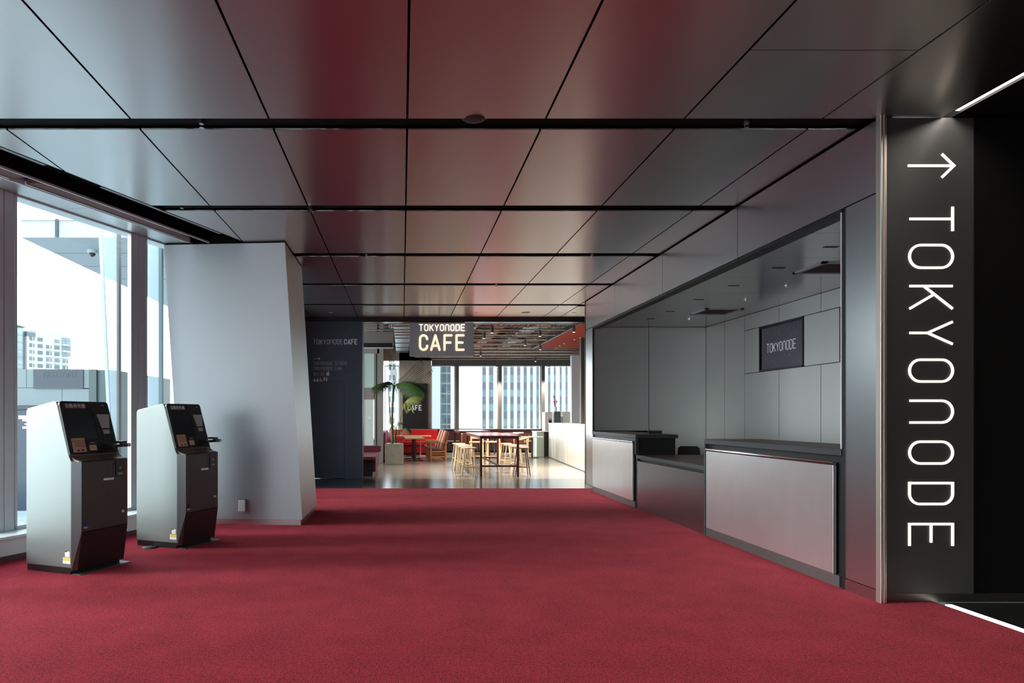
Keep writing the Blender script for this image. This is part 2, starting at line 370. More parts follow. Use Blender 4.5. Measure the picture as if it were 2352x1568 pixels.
# ================================================================ SHELL
YB = -8.0
cp = [(GX(YB)-0.2, YB), (4.03, YB), (4.03, 5.17), (3.62, 5.17), (3.62, 13.38), (-2.5, 13.38), (-2.5, 10.3), (GX(9.4)-0.2, 9.4)]
struct(MB().prism(cp, -0.1, 0).build('floor', carpet_m))
struct(MB().box(-2.5, 13.38, -0.1, 8.4, 15.46, -0.004).build('floor_tile_strip', tile_dark))
struct(MB().box(-2.5, 15.46, -0.1, 8.4, 28.3, -0.004).build('floor_cafe', cafe_floor_m))
struct(MB().box(4.115, YB, -0.1, 9, 5.17, -0.003).build('floor_stone', stone_black))
struct(MB().box(3.62, 5.4, -0.1, 6.2, 15.4, -0.01).build('floor_alcove', dark_plate))
# ceiling panels, clipped by the slanted slot line A
ax, ay = WL.y, -WL.x
LA = ax*(-3.368) + ay*5.715                       # near edge of slot
mbc = MB(); DY = 2.135; Y0 = 5.29
xs = [-10.9+1.056*i for i in range(0)]
seams = [0.038+1.053*k for k in range(-12, 4)]   # ... -1.01, .04, 1.09, 2.14, 3.2
rows = []
k = -7
ys = [Y0 + DY*i for i in range(-6, 6)]
edges = [YB] + [y for y in ys if y > YB and y < 15.5] + [15.55]
for i in range(len(edges)-1):
    ya = edges[i] + (0.1 if i else 0); yb = edges[i+1] - (0.1 if i < len(edges)-2 else 0)
    if i == len(edges)-2: ya = edges[i]+0.1
    xe = seams + [3.59]
    for j in range(len(xe)-1):
        xa, xb = xe[j]+0.008, xe[j+1]-0.008
        halves = [(ya, yb)]
        if j >= 14 and edges[i+1] <= Y0+0.01: ym = (edges[i]+edges[i+1])/2; halves = [(ya, ym-0.004), (ym+0.004, yb)]
        if j == len(xe)-2 and yb <= 5.2: xb = 4.085; halves = [(ya, yb)]
        for (a, b) in halves:
            q = clip([(xa, a), (xb, a), (xb, b), (xa, b)], ax, ay, LA) if a < 8.8 else [(xa, a), (xb, a), (xb, b), (xa, b)]
            if a >= 9: q = clip(q, 1, 0, -3.15) if b < 11 else clip(q, 1, 0, -2.5)
            if len(q) > 2: mbc.prism(q, H, H+0.012)
# soffit between slot and glass
SA = LA-0.65; SG = ax*GX(0)
for i in range(len(edges)-1):
    a, b = edges[i], min(edges[i+1], 9.35)
    if a > 9: break
    q = clip(clip([(-14, a+0.003), (3, a+0.003), (3, b-0.003), (-14, b-0.003)], ax, ay, SG), -ax, -ay, -SA)
    if len(q) > 2: mbc.prism(q, H, H+0.012)
xe = [3.596+1.053*i for i in range(5)]
for a, b in zip(xe[:-1], xe[1:]): mbc.prism([(a+0.006, 14.0), (b-0.006, 14.0), (b-0.006, 15.55), (a+0.006, 15.55)], H, H+0.012); mbc.prism([(a+0.006, 13.43), (b-0.006, 13.43), (b-0.006, 13.78), (a+0.006, 13.78)], H, H+0.012)
struct(mbc.build('ceiling', ceil_metal))
struct(MB().prism([(GX(YB)-0.3, YB), (3.75, YB), (3.75, 13.4), (8.4, 13.4), (8.4, 15.6), (-3.2, 15.6), (-3.2, 9.5), (GX(9.4)-0.3, 9.4)], H+0.16, H+0.25).build('ceiling_void', blackgap))
# black channels (open boxes)
mb = MB()
for y in ys:
    if YB < y < 15: mb.box(-11 if y < 6 else (-3.1 if y < 9 else (-1.7 if y < 10.4 else -2.5)), y-0.105, H+0.03, 3.8 if y < 13 else 8.4, y+0.105, H+0.16) if y > 9 else mb.prism(clip([(-11, y-0.105), (3.8, y-0.105), (3.8, y+0.105), (-11, y+0.105)], ax, ay, LA), H+0.03, H+0.16)
struct(mb.build('ceiling_channel', blackgap))
# slot beside the windows
def strip(o0, o1, z0, z1, ya=YB, yb=8.83):
    """strip between perpendicular offsets o0..o1 (towards the glass) from slot edge"""
    q = clip(clip([(-14, ya), (3, ya), (3, yb), (-14, yb)], ax, ay, LA-o1), -ax, -ay, -(LA-o0))
    return q, z0, z1
m_ = MB()
m_.prism(*strip(0.0, 0.65, H+0.12, H+0.15)); m_.prism(*strip(0.0, 0.012, H-0.002, H+0.12))
m_.prism(*strip(0.05, 0.056, H+0.002, H+0.12)); m_.prism(*strip(0.385, 0.40, H+0.0, H+0.12))
struct(m_.build('ceiling_slot', blackgap))
dl = thing('linear_diffuser', 'long black linear air slot along the ceiling edge by the tall windows', 'air diffuser', (-3.0, 6.6, H))
for a, b in ((1.0, 6.15), (6.75, 8.45)):
    q = MB()
    for o_ in (0.016, 0.030, 0.044): q.prism(*strip(o_, o_+0.005, H-0.003, H+0.03, a, b))
    q.build('fin', frame_grey, dl, fn=lambda x, y, z: (x+3.0, y-6.6, z-H))
rl = MB(); rl.prism(*strip(0.40, 0.416, H-0.02, H+0.05)); rl.prism(*strip(0.632, 0.65, H-0.02, H+0.05)); struct(rl.build('trim_1', rail_white))
for i, (a, b, lab) in enumerate(((2.9, 6.46, 'brown roller blind cassette in the window slot, nearer one cut by the left edge'), (6.62, 8.55, 'brown roller blind cassette in the window slot, farther one ending by the column'), (-3.0, 2.75, 'brown roller blind cassette behind the viewer beside the side windows'))):
    if i == 2: continue
    c_ = Vector((0, (a+b)/2, H)); c_.x = -3.368+0.426*((a+b)/2-5.715)-0.5
    t = thing('roller_blind', lab, 'roller blind', c_, group='roller blind cassettes along the windows')
    f_ = lambda x, y, z, c_=c_: (x-c_.x, y-c_.y, z-c_.z)
    MB().prism(*strip(0.43, 0.60, H-0.004, H+0.08, a, b)).build('cassette', brown_blind, t, fn=f_)
    MB().prism(*strip(0.605, 0.622, H-0.015, H+0.02, a, b)).build('bottom_rail', frame_grey, t, fn=f_)

# window wall: mullions, sill, head, glass
def wbox(y0, y1, o0, o1, z0, z1, mb):
    """box along the window line between plan y0..y1, offset o0..o1 into the room"""
    a = Vector((GX(y0), y0, 0)); b = Vector((GX(y1), y1, 0))
    mb.prism([tuple((a+WN*o0)[:2]), tuple((b+WN*o0)[:2]), tuple((b+WN*o1)[:2]), tuple((a+WN*o1)[:2])], z0, z1); return mb
nwin = 0
my = [8.41 - 1.67*k for k in range(0, 10)]
for i, y in enumerate(my + [9.9]):
    if y == 9.9: continue
for i in range(-1, 9):
    y0 = 8.62-1.67*(i+1); y1 = y0+1.46
    if i == -1: y0 = 8.62; y1 = 9.45
    nwin += 1
    f = MB()
    wbox(y0, y1, -0.02, 0.02, 0.25, 0.29, f); wbox(y0, y1, -0.02, 0.02, H-0.02, H+0.02, f)
    wbox(y0, y0+0.02, -0.02, 0.02, 0.25, H, f); wbox(y1-0.02, y1, -0.02, 0.02, 0.25, H, f)
    fo = struct(f.build('window_%d' % nwin, frame_grey))
    g = wbox(y0+0.02, y1-0.02, -0.004, 0.004, 0.29, H-0.02, MB()).build('pane', glass, fo)
for i in range(0, 9):
    y = 8.41-1.67*i
    q = MB(); wbox(y, y+0.10, -0.06, 0.012, 0.25, H, q); wbox(y+0.106, y+0.205, -0.06, 0.012, 0.25, H, q); wbox(y+0.09, y+0.12, -0.05, 0.0, 0.25, H, q)
    struct(q.build('trim_mullion', frame_grey, bevel=0.004))
q = MB(); wbox(YB, 9.6, -0.06, 0.305, 0.225, 0.25, q); wbox(YB, 9.6, 0.0, 0.285, 0.205, 0.225, q)
struct(q.build('trim_window_sill', sill_white))
q = MB(); wbox(YB, 9.6, -0.05, 0.275, 0.06, 0.205, q); struct(q.build('baseboard_left', sill_white))
q = MB(); wbox(YB, 9.6, -0.05, 0.22, -0.1, 0.06, q); struct(q.build('trim_sill_foot', graybase))
q = MB(); wbox(YB, 9.6, -0.2, -0.03, H, H+0.6, q); struct(q.build('wall_left_head', frame_grey))
q = MB(); wbox(YB, 9.6, -0.2, -0.05, -0.6, 0.23, q); struct(q.build('wall_left_foot', frame_grey))

# rear wall behind the viewer with windows at left
q = MB(); q.box(-10.6, YB-0.2, 0, 9, YB-0.02, 0.3); q.box(-2.5, YB-0.2, 0.3, 9, YB-0.02, H); q.box(-10.6, YB-0.2, 3.55, -2.5, YB-0.02, H+0.3)
for x in (-10.4, -8.5, -6.6, -4.6, -2.6): q.box(x-0.08, YB-0.2, 0.3, x+0.08, YB-0.02, 3.6)
struct(q.build('wall_rear', wall_metal))
struct(MB().box(-10.4, YB-0.1, 0.3, -2.6, YB-0.09, 3.55).build('window_rear', glass))
# dark lobby at right
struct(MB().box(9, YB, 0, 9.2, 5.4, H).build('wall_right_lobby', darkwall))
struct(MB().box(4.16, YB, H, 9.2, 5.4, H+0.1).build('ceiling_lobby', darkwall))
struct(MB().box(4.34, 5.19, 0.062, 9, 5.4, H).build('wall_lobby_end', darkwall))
struct(MB().box(3.64, 5.165, 0, 9, 5.4, 0.062).build('baseboard_lobby', mat('baseboard_dark', (0.10, 0.095, 0.085), 0.3, 0.8)))
# strip light in the ceiling edge
t = thing('linear_strip_light', 'thin bright white strip light along the ceiling edge above the dark sign wall', 'strip light', (4.13, -1.4, H))
MB().box(-0.045, -6.5, -0.0, -0.035, 6.555, 0.06).box(0.03, -6.5, -0.0, 0.04, 6.555, 0.06).box(-0.045, -6.5, 0.06, 0.04, 6.555, 0.07).build('housing', dark_plate, t)
MB().box(-0.006, -6.5, 0.02, 0.028, 6.5, 0.055).build('diffuser', strip_glow, t)
MB().box(-0.034, -6.5, 0.03, -0.026, 6.5, 0.055).build('reflector', strip_glow, t)
t = thing('floor_strip_light', 'glowing white strip light in the floor along the right edge of the red carpet', 'strip light', (4.073, -1.4, -0.05))
MB().box(-0.043, -6.5, -0.05, 0.043, 6.5, 0.0).build('housing', steel, t)
for a, b in ((-6.4, 6.05-1.4), (6.06-1.4, 6.5)): MB().box(-0.025, a, 0.0, 0.025, b-0.01, 0.052).build('diffuser', floor_glow, t)

# ---------------------------------------------------------------- vertical illuminated sign
t = thing('illuminated_wall_sign', 'tall dark wall sign with glowing sideways TOKYONODE letters and an arrow', 'sign', (3.98, 5.19, 0))
MB().box(-0.335, -0.022, 0.062, 0.345, 0.01, H-0.004).build('panel', dark_plate, t)
MB().box(0.345, -0.012, 0.062, 0.362, 0.01, H-0.004).build('edge_trim', black, t)
YS = 5.168
def spx(px): return (px-924)*YS/F - 3.98
def spz(py): return CAMH+(957-py)*YS/F
Uv, Vv = (0, 0, -1), (1, 0, 0)
hh = (2187-2088)*YS/F
for c, y0_, y1_ in (('T',475,531),('O',563,615),('K',657,709),('Y',739,790),('O',826,876),('n',920,970),('O',1014,1064),('D',1109,1157),('E',1203,1253)):
    w_ = (y1_-y0_)*YS/F/hh
    text_mb(c, hh, 0.0185, (spx(2088), -0.022, spz(y0_)), Uv, Vv, depth=0.008).build('letter', letter_lit, t)
w_ = 0.52
mb = MB(); fn = lambda p, q, d: (p, -0.022-d, q)
stroke(mb, [(spx(2084), spz(381)), (spx(2190), spz(381))], 0.0185, fn, 0.001, 0.008, False)
stroke(mb, [(spx(2162), spz(354)), (spx(2190), spz(381)), (spx(2162), spz(408))], 0.0185, fn, 0.001, 0.008, False)
mb.build('arrow', letter_lit, t)
q = MB(); q.box(3.585, 5.115, 0, 3.599, 5.17, H); q.box(3.599, 5.122, 0, 3.610, 5.17, H); q.box(3.610, 5.115, 0, 3.622, 5.17, H); q.box(3.622, 5.14, 0, 3.65, 5.2, H)
struct(q.build('trim_corner', champagne, bevel=0.003))

# ================================================================ RIGHT WALL (X = 3.59)
XR = 3.59; HB = 3.095; g = 0.005
mb = MB()
he = [5.17, 7.31, 9.42, 11.54, 13.37]
for a, b in zip(he[:-1], he[1:]): mb.box(XR, a+g, HB+g, XR+0.03, b-g, H-0.02)
mb.box(XR, 5.17, 0.095, XR+0.03, 5.535, HB-g); mb.box(XR, 12.87, 0.095, XR+0.03, 13.37, HB-g)
struct(mb.build('wall_right', wall_metal))
mb = MB(); mb.box(XR+0.03, 5.17, 0, XR+0.12, 5.54, H+0.25); mb.box(XR+0.03, 12.93, 0, XR+0.12, 13.38, H+0.25); mb.box(XR+0.03, 5.17, HB, XR+0.12, 13.38, H+0.25)
struct(mb.build('wall_right_backing', blackgap))
struct(MB().box(XR-0.004, 5.17, 0, XR+0.03, 5.55, 0.09).box(XR-0.004, 12.86, 0, XR+0.03, 13.37, 0.09).build('baseboard_right', steel))
struct(MB().box(XR-0.006, 13.37, 0, XR+0.12, 13.41, H).build('trim_wall_end', black))
mb = MB(); mb.box(XR-0.008, 5.54, HB-0.035, XR+0.12, 12.87, HB-0.004); mb.box(XR-0.008, 12.84, 1.13, XR+0.02, 12.87, HB)
mb.box(XR-0.008, 5.535, 0.0, XR+0.12, 5.56, HB)
struct(mb.build('trim_opening', black))
struct(MB().box(XR-0.012, 5.562, 1.14, XR+0.02, 5.575, HB-0.03).build('trim_opening_edge', rail_white))
# alcove
XA = 5.74; YA = 12.9
def wallpanels(rects, fn, th=0.025):
    m = MB()
    for a0, z0, a1, z1 in rects: m.box(*fn(a0+g, z0+g, 0), *fn(a1-g, z1-g, th))
    return m
ay_ = [5.6, 6.2, 7.25, 8.3, 9.36, 10.4, 11.45, 12.16, 12.9]
rects = []
for a, b in zip(ay_[:-1], ay_[1:]):
    if b > 11.5: rects.append((a, 0.0, b, HB)); continue
    rects.append((a, 2.84, b, HB)); rects.append((a, 0.0, b, 2.12))
rects += [(10.97, 2.12, 11.45, 2.84), (8.96, 2.12, 9.76, 2.84), (5.6, 2.12, 8.9, 2.84)]
struct(wallpanels(rects, lambda a, z, d: (XA+d, a, z)).build('wall_alcove_back', alcove_metal))
struct(MB().box(XA+0.025, 5.5, 0, XA+0.2, 13.1, HB+0.1).build('wall_alcove_backing', blackgap))
struct(wallpanels([(3.6, 1.135, 4.66, HB), (4.66, 0, XA, HB)], lambda a, z, d: (a, YA+d, z)).build('wall_alcove_far', alcove_metal))
struct(MB().box(3.6, YA+0.025, 0, XA+0.2, YA+0.2, HB+0.1).build('wall_alcove_far_backing', blackgap))
struct(MB().box(3.62, 5.42, 0, XA+0.2, 5.56, HB).build('wall_alcove_near', alcove_metal))
mb = MB(); cs = [5.56, 6.3, 7.27, 8.3, 9.33, 10.37, 11.4, 12.2, 12.9]
for a, b in zip(cs[:-1], cs[1:]): mb.box(3.62, a+0.002, HB, XA, b-0.002, HB+0.02)
struct(mb.build('ceiling_alcove', alcove_ceiling_metal))
struct(MB().box(3.60, 5.4, HB+0.02, XA+0.2, 13.1, HB+0.05).build('ceiling_alcove_backing', blackgap))
# alcove ceiling fittings
def alc(px, py): Y = (HB-CAMH)*F/(957-py); return ((px-924)*Y/F, Y, HB)
for i, (px, py, lab) in enumerate(((1908,567,'nearest to the pier'),(1788,615,'above the display, second from the pier'),(1685,656,'third from the pier'),(1605,688,'fourth from the pier'),(1539,715,'fifth from the pier'),(1495,732,'farthest from the pier'))):
    t = thing('slot_downlight', 'small dark slot downlight in the alcove ceiling, '+lab, 'downlight', alc(px, py), group='slot downlights in the alcove ceiling')
    MB().box(-0.07, -0.022, -0.003, 0.07, 0.022, 0.0).build('trim_ring', dark_plate, t); MB().box(-0.06, -0.014, -0.005, 0.06, 0.014, -0.003).build('aperture', black, t)
for i, (px, py, lab) in enumerate(((1806,656,'near the display'),(1713,688,'midway along the alcove'),(1584,732,'near the far corner'))):
    t = thing('sprinkler_head', 'small chrome sprinkler head in the alcove ceiling '+lab, 'sprinkler', alc(px, py), group='sprinklers in the alcove ceiling')
    MB().cyl((0,0,0),(0,0,-0.006),0.035,n=16).build('cover_plate', steel, t); MB().cyl((0,0,-0.006),(0,0,-0.018),0.006).cyl((0,0,-0.018),(0,0,-0.021),0.012).build('nozzle', chrome, t)
for (px, py, lab) in ((1645,715,'square air conditioning grille in the alcove ceiling, farther one'),(1915,615,'square air conditioning grille in the alcove ceiling, nearer one half hidden')):
    x, y, z = alc(px, py)
    t = thing('air_conditioning_grille', lab, 'air grille', (x, y, z), group='air grilles in the alcove ceiling')
    h_ = 0.30
    MB().box(-h_,-h_,-0.012,h_,-h_+0.05,0).box(-h_,h_-0.05,-0.012,h_,h_,0).box(-h_,-h_,-0.012,-h_+0.05,h_,0).box(h_-0.05,-h_,-0.012,h_,h_,0).build('frame', frame_grey, t)
    m = MB()
    for k in range(9): m.box(-h_+0.05, -0.23+k*0.055, -0.010, h_-0.05, -0.23+k*0.055+0.012, -0.002)
    m.build('louvre', mat('grille_brown', (0.09, 0.06, 0.055), 0.5), t); MB().box(-0.25,-0.25,-0.002,0.25,0.25,0.0).build('backing', blackgap, t)

# display in the alcove
t = thing('wall_display', 'black wall display showing TOKYONODE among white specks in the alcove wall', 'screen', (XA-0.005, 10.365, 2.48))
MB().box(0.02, -0.585, -0.345, 0.03, 0.585, 0.345).build('recess_back', black, t)
MB().box(-0.008,-0.60,-0.36,0.03,-0.575,0.36).box(-0.008,0.575,-0.36,0.03,0.60,0.36).box(-0.008,-0.6,-0.36,0.03,0.6,-0.335).box(-0.008,-0.6,0.335,0.03,0.6,0.36).build('bezel', black, t)
scr = mat('screen_dark', (0.01, 0.01, 0.013), 0.25, emit=(0.012, 0.012, 0.02), estr=0.6)
MB().box(0.008, -0.57, -0.33, 0.02, 0.54, 0.315).build('screen', scr, t)
text_mb('TOKYOnODE', 0.135, 0.012, (0.008, 0.385, -0.075), (0,-1,0), (0,0,1), gap=0.22, width=0.79, depth=0.002).build('lettering', letter_screen, t)
mb = MB(); rr = random.Random(4)
for k in range(44):
    y = rr.uniform(-0.53, 0.5); z = rr.choice([rr.uniform(0.11, 0.30), rr.uniform(-0.31, -0.12)])
    if k > 50: y = rr.choice([rr.uniform(-0.54, -0.46), rr.uniform(0.44, 0.5)]); z = rr.uniform(-0.3, 0.3)
    s_ = rr.uniform(0.004, 0.007); mb.prism([(y-s_, z-s_*2.5), (y+s_, z-s_*2.5), (y, z+s_*2)], 0.004, 0.006, lambda a, b, d: (d, a, b))
mb.build('speck_pattern', mat('speck_dim', (0.1,0.1,0.11), 0.5, emit=(0.6,0.62,0.7), estr=0.05), t)

# ---------------------------------------------------------------- reception counters
t = thing('reception_counter', 'high reception counter with pale metal front nearest the sign wall', 'counter', (3.9, 6.83, 0))
def L(o, x, y): return o
X0 = XR-3.9
def cbox(mb, x0, y0, z0, x1, y1, z1, oy): return mb.box(x0-3.9, y0-oy, z0, x1-3.9, y1-oy, z1)
oy = 6.83
cbox(MB(), 3.62, 5.57, 0.0, 4.22, 8.07, 1.08, oy).build('body', black, t)
q = cbox(MB(), 3.575, 5.565, 1.082, 4.25, 8.095, 1.137, oy); cbox(q, 3.575, 8.062, 0.0, 3.62, 8.095, 1.082, oy).build('worktop', countertop, t, bevel=0.003)
cbox(MB(), 3.60, 5.585, 1.137, 4.24, 8.085, 1.1385, oy).build('worktop_inlay', walnut, t)
cbox(MB(), 3.572, 5.66, 0.10, 3.60, 8.03, 1.0, oy).build('front_panel', counter_metal, t, bevel=0.003)
q = MB(); q.cyl((3.582-3.9, 5.66-oy, 1.015), (3.582-3.9, 8.05-oy, 1.015), 0.012, n=10); cbox(q, 3.575, 5.66, 1.022, 3.60, 8.05, 1.028, oy).build('rail', chrome, t, smooth=False)
cbox(MB(), 3.585, 5.60, 0.0, 3.62, 8.062, 0.095, oy).build('kickplate', graybase, t)
t = thing('reception_desk', 'low wheelchair-height reception desk between the two high counters', 'counter', (3.9, 9.27, 0)); oy = 9.27
q = cbox(MB(), 3.63, 8.11, 0.0, 3.66, 10.43, 0.77, oy); cbox(q, 3.63, 10.3, 0, 4.6, 10.43, 0.74, oy); cbox(q, 3.63, 8.11, 0, 4.6, 8.2, 0.74, oy).build('body', black, t)
cbox(MB(), 3.58, 8.10, 0.765, 4.7, 10.46, 0.817, oy).build('worktop', countertop, t, bevel=0.003)
cbox(MB(), 3.60, 8.11, 0.817, 4.69, 10.45, 0.8185, oy).build('worktop_inlay', walnut, t)
cbox(MB(), 3.60, 8.10, 0.0, 3.625, 10.455, 0.725, oy).build('front_panel', counter_dark, t)
t = thing('reception_counter', 'high reception counter with pale metal front at the cafe end', 'counter', (3.9, 11.7, 0)); oy = 11.7
cbox(MB(), 3.62, 10.5, 0.0, 4.2, 12.84, 1.07, oy).build('body', black, t)
q = cbox(MB(), 3.575, 10.46, 1.072, 4.23, 12.86, 1.127, oy); cbox(q, 3.575, 10.465, 0.82, 3.62, 10.5, 1.072, oy).build('worktop', countertop, t, bevel=0.003)
cbox(MB(), 3.60, 10.48, 1.127, 4.22, 12.85, 1.1285, oy).build('worktop_inlay', walnut, t)
cbox(MB(), 3.572, 10.60, 0.10, 3.60, 12.82, 0.995, oy).build('front_panel', counter_metal, t, bevel=0.003)
q = MB(); q.cyl((3.582-3.9, 10.6-oy, 1.01), (3.582-3.9, 12.82-oy, 1.01), 0.012, n=10); cbox(q, 3.575, 10.6, 1.018, 3.60, 12.82, 1.024, oy).build('rail', chrome, t)
cbox(MB(), 3.585, 10.52, 0.0, 3.62, 12.84, 0.095, oy).build('kickplate', graybase, t)
# small cut-out sign on far counter
t = thing('counter_sign', 'small black block sign standing on the far high reception counter', 'sign', (4.07, 11.0, 1.1285))
MB().box(-0.11, -0.008, 0, 0.11, 0.012, 0.052).build('block', black, t)
text_mb('TOKYOnODE', 0.034, 0.004, (-0.09, -0.008, 0.01), (1,0,0), (0,0,1), gap=0.25, width=0.18, depth=0.002).build('lettering', mat('letter_dim', (0.06,0.06,0.06), 0.5), t)
# office chair
t = thing('office_chair', 'black office chair behind the low reception desk', 'office chair', (4.78, 11.35, 0), R(-20))
MB().box(-0.22,-0.22,0.44,0.22,0.22,0.50).build('seat', black, t, bevel=0.03)
bk = MB(); P = [(-0.20,0.24,0.56),(0.20,0.24,0.56),(0.17,0.31,0.90),(-0.17,0.31,0.90)]
bk.prism([(-0.20,0.56),(0.20,0.56),(0.17,0.87),(0.13,0.90),(-0.13,0.90),(-0.17,0.87)], 0.0, 0.035, lambda a, b, d: (a, 0.22+(b-0.56)*0.22+d, b)); bk.build('backrest', black, t, bevel=0.01)
MB().cyl((0,0,0.12),(0,0,0.44),0.03).bar((0,0.1,0.45),(0,0.25,0.6),0.05,0.02).build('column', dark_plate, t)
for k in range(5):
    a = 2*math.pi*k/5; e = (0.28*math.cos(a), 0.28*math.sin(a), 0.08); l = MB().bar((0,0,0.12), e, 0.04, 0.03).build('leg', dark_plate, t)
    MB().cyl((e[0]-0.02, e[1], 0.032), (e[0]+0.02, e[1], 0.032), 0.032, n=14).build('caster', black, l)

# ================================================================ COLUMN
def lean(mb, z0, z1, name, m, parent=None, b0=(-2.885, 8.80, -1.285, 10.28), grow=0.0):
    x0, y0, x1, y1 = b0; dx = -0.232/H
    v = []
    for z in (z0, z1):
        s = dx*z
        v += [(x0+s-grow, y0+0.12-grow, z), (x1+s+grow, y0-grow, z), (x1+s+grow, y1+grow, z), (x0+s-grow, y1+grow, z)]
    mb.v += v; mb.f += [(3,2,1,0),(4,5,6,7),(0,1,5,4),(1,2,6,5),(2,3,7,6),(3,0,4,7)]
    return mb.build(name, m, parent)
col = struct(lean(MB(), 0.075, H-0.022, 'wall_column', column_metal))
struct(lean(MB(), H-0.022, H+0.1, 'trim_column_gap', blackgap, grow=-0.02))
struct(lean(MB(), 0, 0.075, 'baseboard_column', steel, grow=-0.025))
t = thing('outlet_box', 'small grey outlet box low on the front of the leaning metal column', 'outlet', (-2.07, 8.855, 0.255))
MB().box(-0.042, -0.055, -0.075, 0.042, 0.0, 0.075).build('cover', frame_grey, t, bevel=0.004)
MB().box(-0.045, -0.05, 0.075, 0.045, 0.0, 0.08).build('cap', dark_plate, t)
struct(MB().box(-2.7, 13.3, 0, -2.5, 15.7, H+0.2).box(-2.7, 10.2, 0, -2.5, 13.3, 0.25).box(-2.7, 10.2, 3.5, -2.5, 13.3, H+0.2).box(-2.7, 11.7, 0.2, -2.5, 11.8, 3.55).build('wall_left_passage', navy))
struct(MB().box(-2.62, 10.2, 0.25, -2.61, 13.3, 3.5).build('window_passage', glass))
# navy wall with door
YN = 15.48
mb = MB(); mb.box(-2.5, YN, 2.215, -0.905, YN+0.1, 3.56); mb.box(-2.5+0.0, YN, 0, -2.42, YN+0.1, 2.21); mb.box(-1.315, YN, 0, -0.905, YN+0.1, 2.215)
struct(mb.build('wall_back', navy)); struct(MB().box(-2.42, YN+0.006, 0.01, -1.322, YN+0.06, 2.207).build('door_1', navy))
struct(MB().box(-0.93, YN+0.1, 0, -0.905, 16.0, 3.56).box(-2.5, YN-0.02, 3.565, -0.905, YN+0.1, H).build('trim_navy_wall', black))
struct(MB().box(-2.5, YN+0.1, 0, -0.95, YN+0.16, H).build('wall_back_core', blackgap))
beam = mat('beam_brown', (0.055, 0.035, 0.035), 0.22, 0.7)
struct(MB().box(-2.5, YN+0.03, 3.555, 8.4, YN+0.25, H+0.3).build('trim_beam', beam))
# wayfinding lettering
t = thing('wayfinding_sign', 'white directory lettering and pictograms on the navy wall beside the cafe', 'sign', (-1.5, YN, 2.7))
def npt(px, py): return ((px-924)*YN/F+1.5, 0.0, CAMH+(957-py)*YN/F-2.7)
K = YN/F
w_ = 0.46
text_mb('TOKYOnODE', 10.5*K, 1.2*K, npt(720, 790), (1,0,0), (0,0,1), gap=0.26, width=67*K, depth=0.004).build('node_lettering', letter_white, t)
text_mb('CAFE', 10.5*K, 2.3*K, npt(791, 790), (1,0,0), (0,0,1), gap=0.28, width=29*K, depth=0.004, rnd=True).build('cafe_lettering', letter_white, t)
text_mb('>', 11*K, 1.1*K, npt(720, 829), (1,0,0), (0,0,1), width=15*K, depth=0.004).build('arrow', letter_white, t)
text_mb('TOKYOnODE STUDIO', 7*K, 0.8*K, npt(720, 837.5), (1,0,0), (0,0,1), gap=0.32, width=76*K, depth=0.004).build('studio_lettering', letter_grey, t)
text_mb('TOKYOnODE LAB', 7*K, 0.8*K, npt(720, 849.5), (1,0,0), (0,0,1), gap=0.32, width=63.5*K, depth=0.004).build('lab_lettering', letter_grey, t)
text_mb('B3-8F', 7.5*K, 0.9*K, npt(721, 862.5), (1,0,0), (0,0,1), gap=0.36, width=25*K, depth=0.004).build('floor_lettering', letter_grey, t)
w_ = 0.52
def icon(parts, px, py):
    o = npt(px, py); m = MB()
    for kind, *a in parts:
        if kind == 'r': m.prism([(a[0],a[1]),(a[2],a[1]),(a[2],a[3]),(a[0],a[3])], 0.001, 0.004, lambda p, q, d: (o[0]+p*K, -d, o[2]+q*K))
        elif kind == 'c': m.prism([(a[0]+a[2]*math.cos(j*R(30)), a[1]+a[2]*math.sin(j*R(30))) for j in range(12)], 0.001, 0.004, lambda p, q, d: (o[0]+p*K, -d, o[2]+q*K))
        elif kind == 's': stroke(m, a[0], a[1], lambda p, q, d: (o[0]+p*K, -d, o[2]+q*K), 0.001, 0.004, True)
    m.build('pictogram', letter_white, t)
icon([('r',0,0,7,6),('c',1.8,8.6,1.1),('c',5.2,9.8,1.1),('r',0.8,6.2,2.8,7.4),('r',4.2,6.2,6.2,8.4)], 749.5, 862.5)
icon([('c',2.8,7,1.1),('s',[(0.3,3.4),(2.8,5),(5.3,3.4)],1.1),('s',[(1,0.6),(2.8,2),(4.6,0.6)],1.6),('r',1.8,1.5,3.8,5)], 719.8, 876)
icon([('c',2.8,7.2,1.1),('r',0.5,0,5,5.2)], 727, 876)
icon([('c',2.2,7,1.1),('s',arc(2.8,2.2,2.2,2.2,120,380),1.0),('s',[(2.2,5.5),(2.4,3.2),(4.6,3.2),(6.2,0.8)],1.0)], 734.2, 876)
icon([('c',2,9.2,1.2),('r',0.3,4,3.7,7.8),('r',1,0,3,4),('c',7.4,9.2,1.2),('r',5.6,3.4,9.2,7.8),('r',6.4,0,8.4,4)], 742.6, 876)

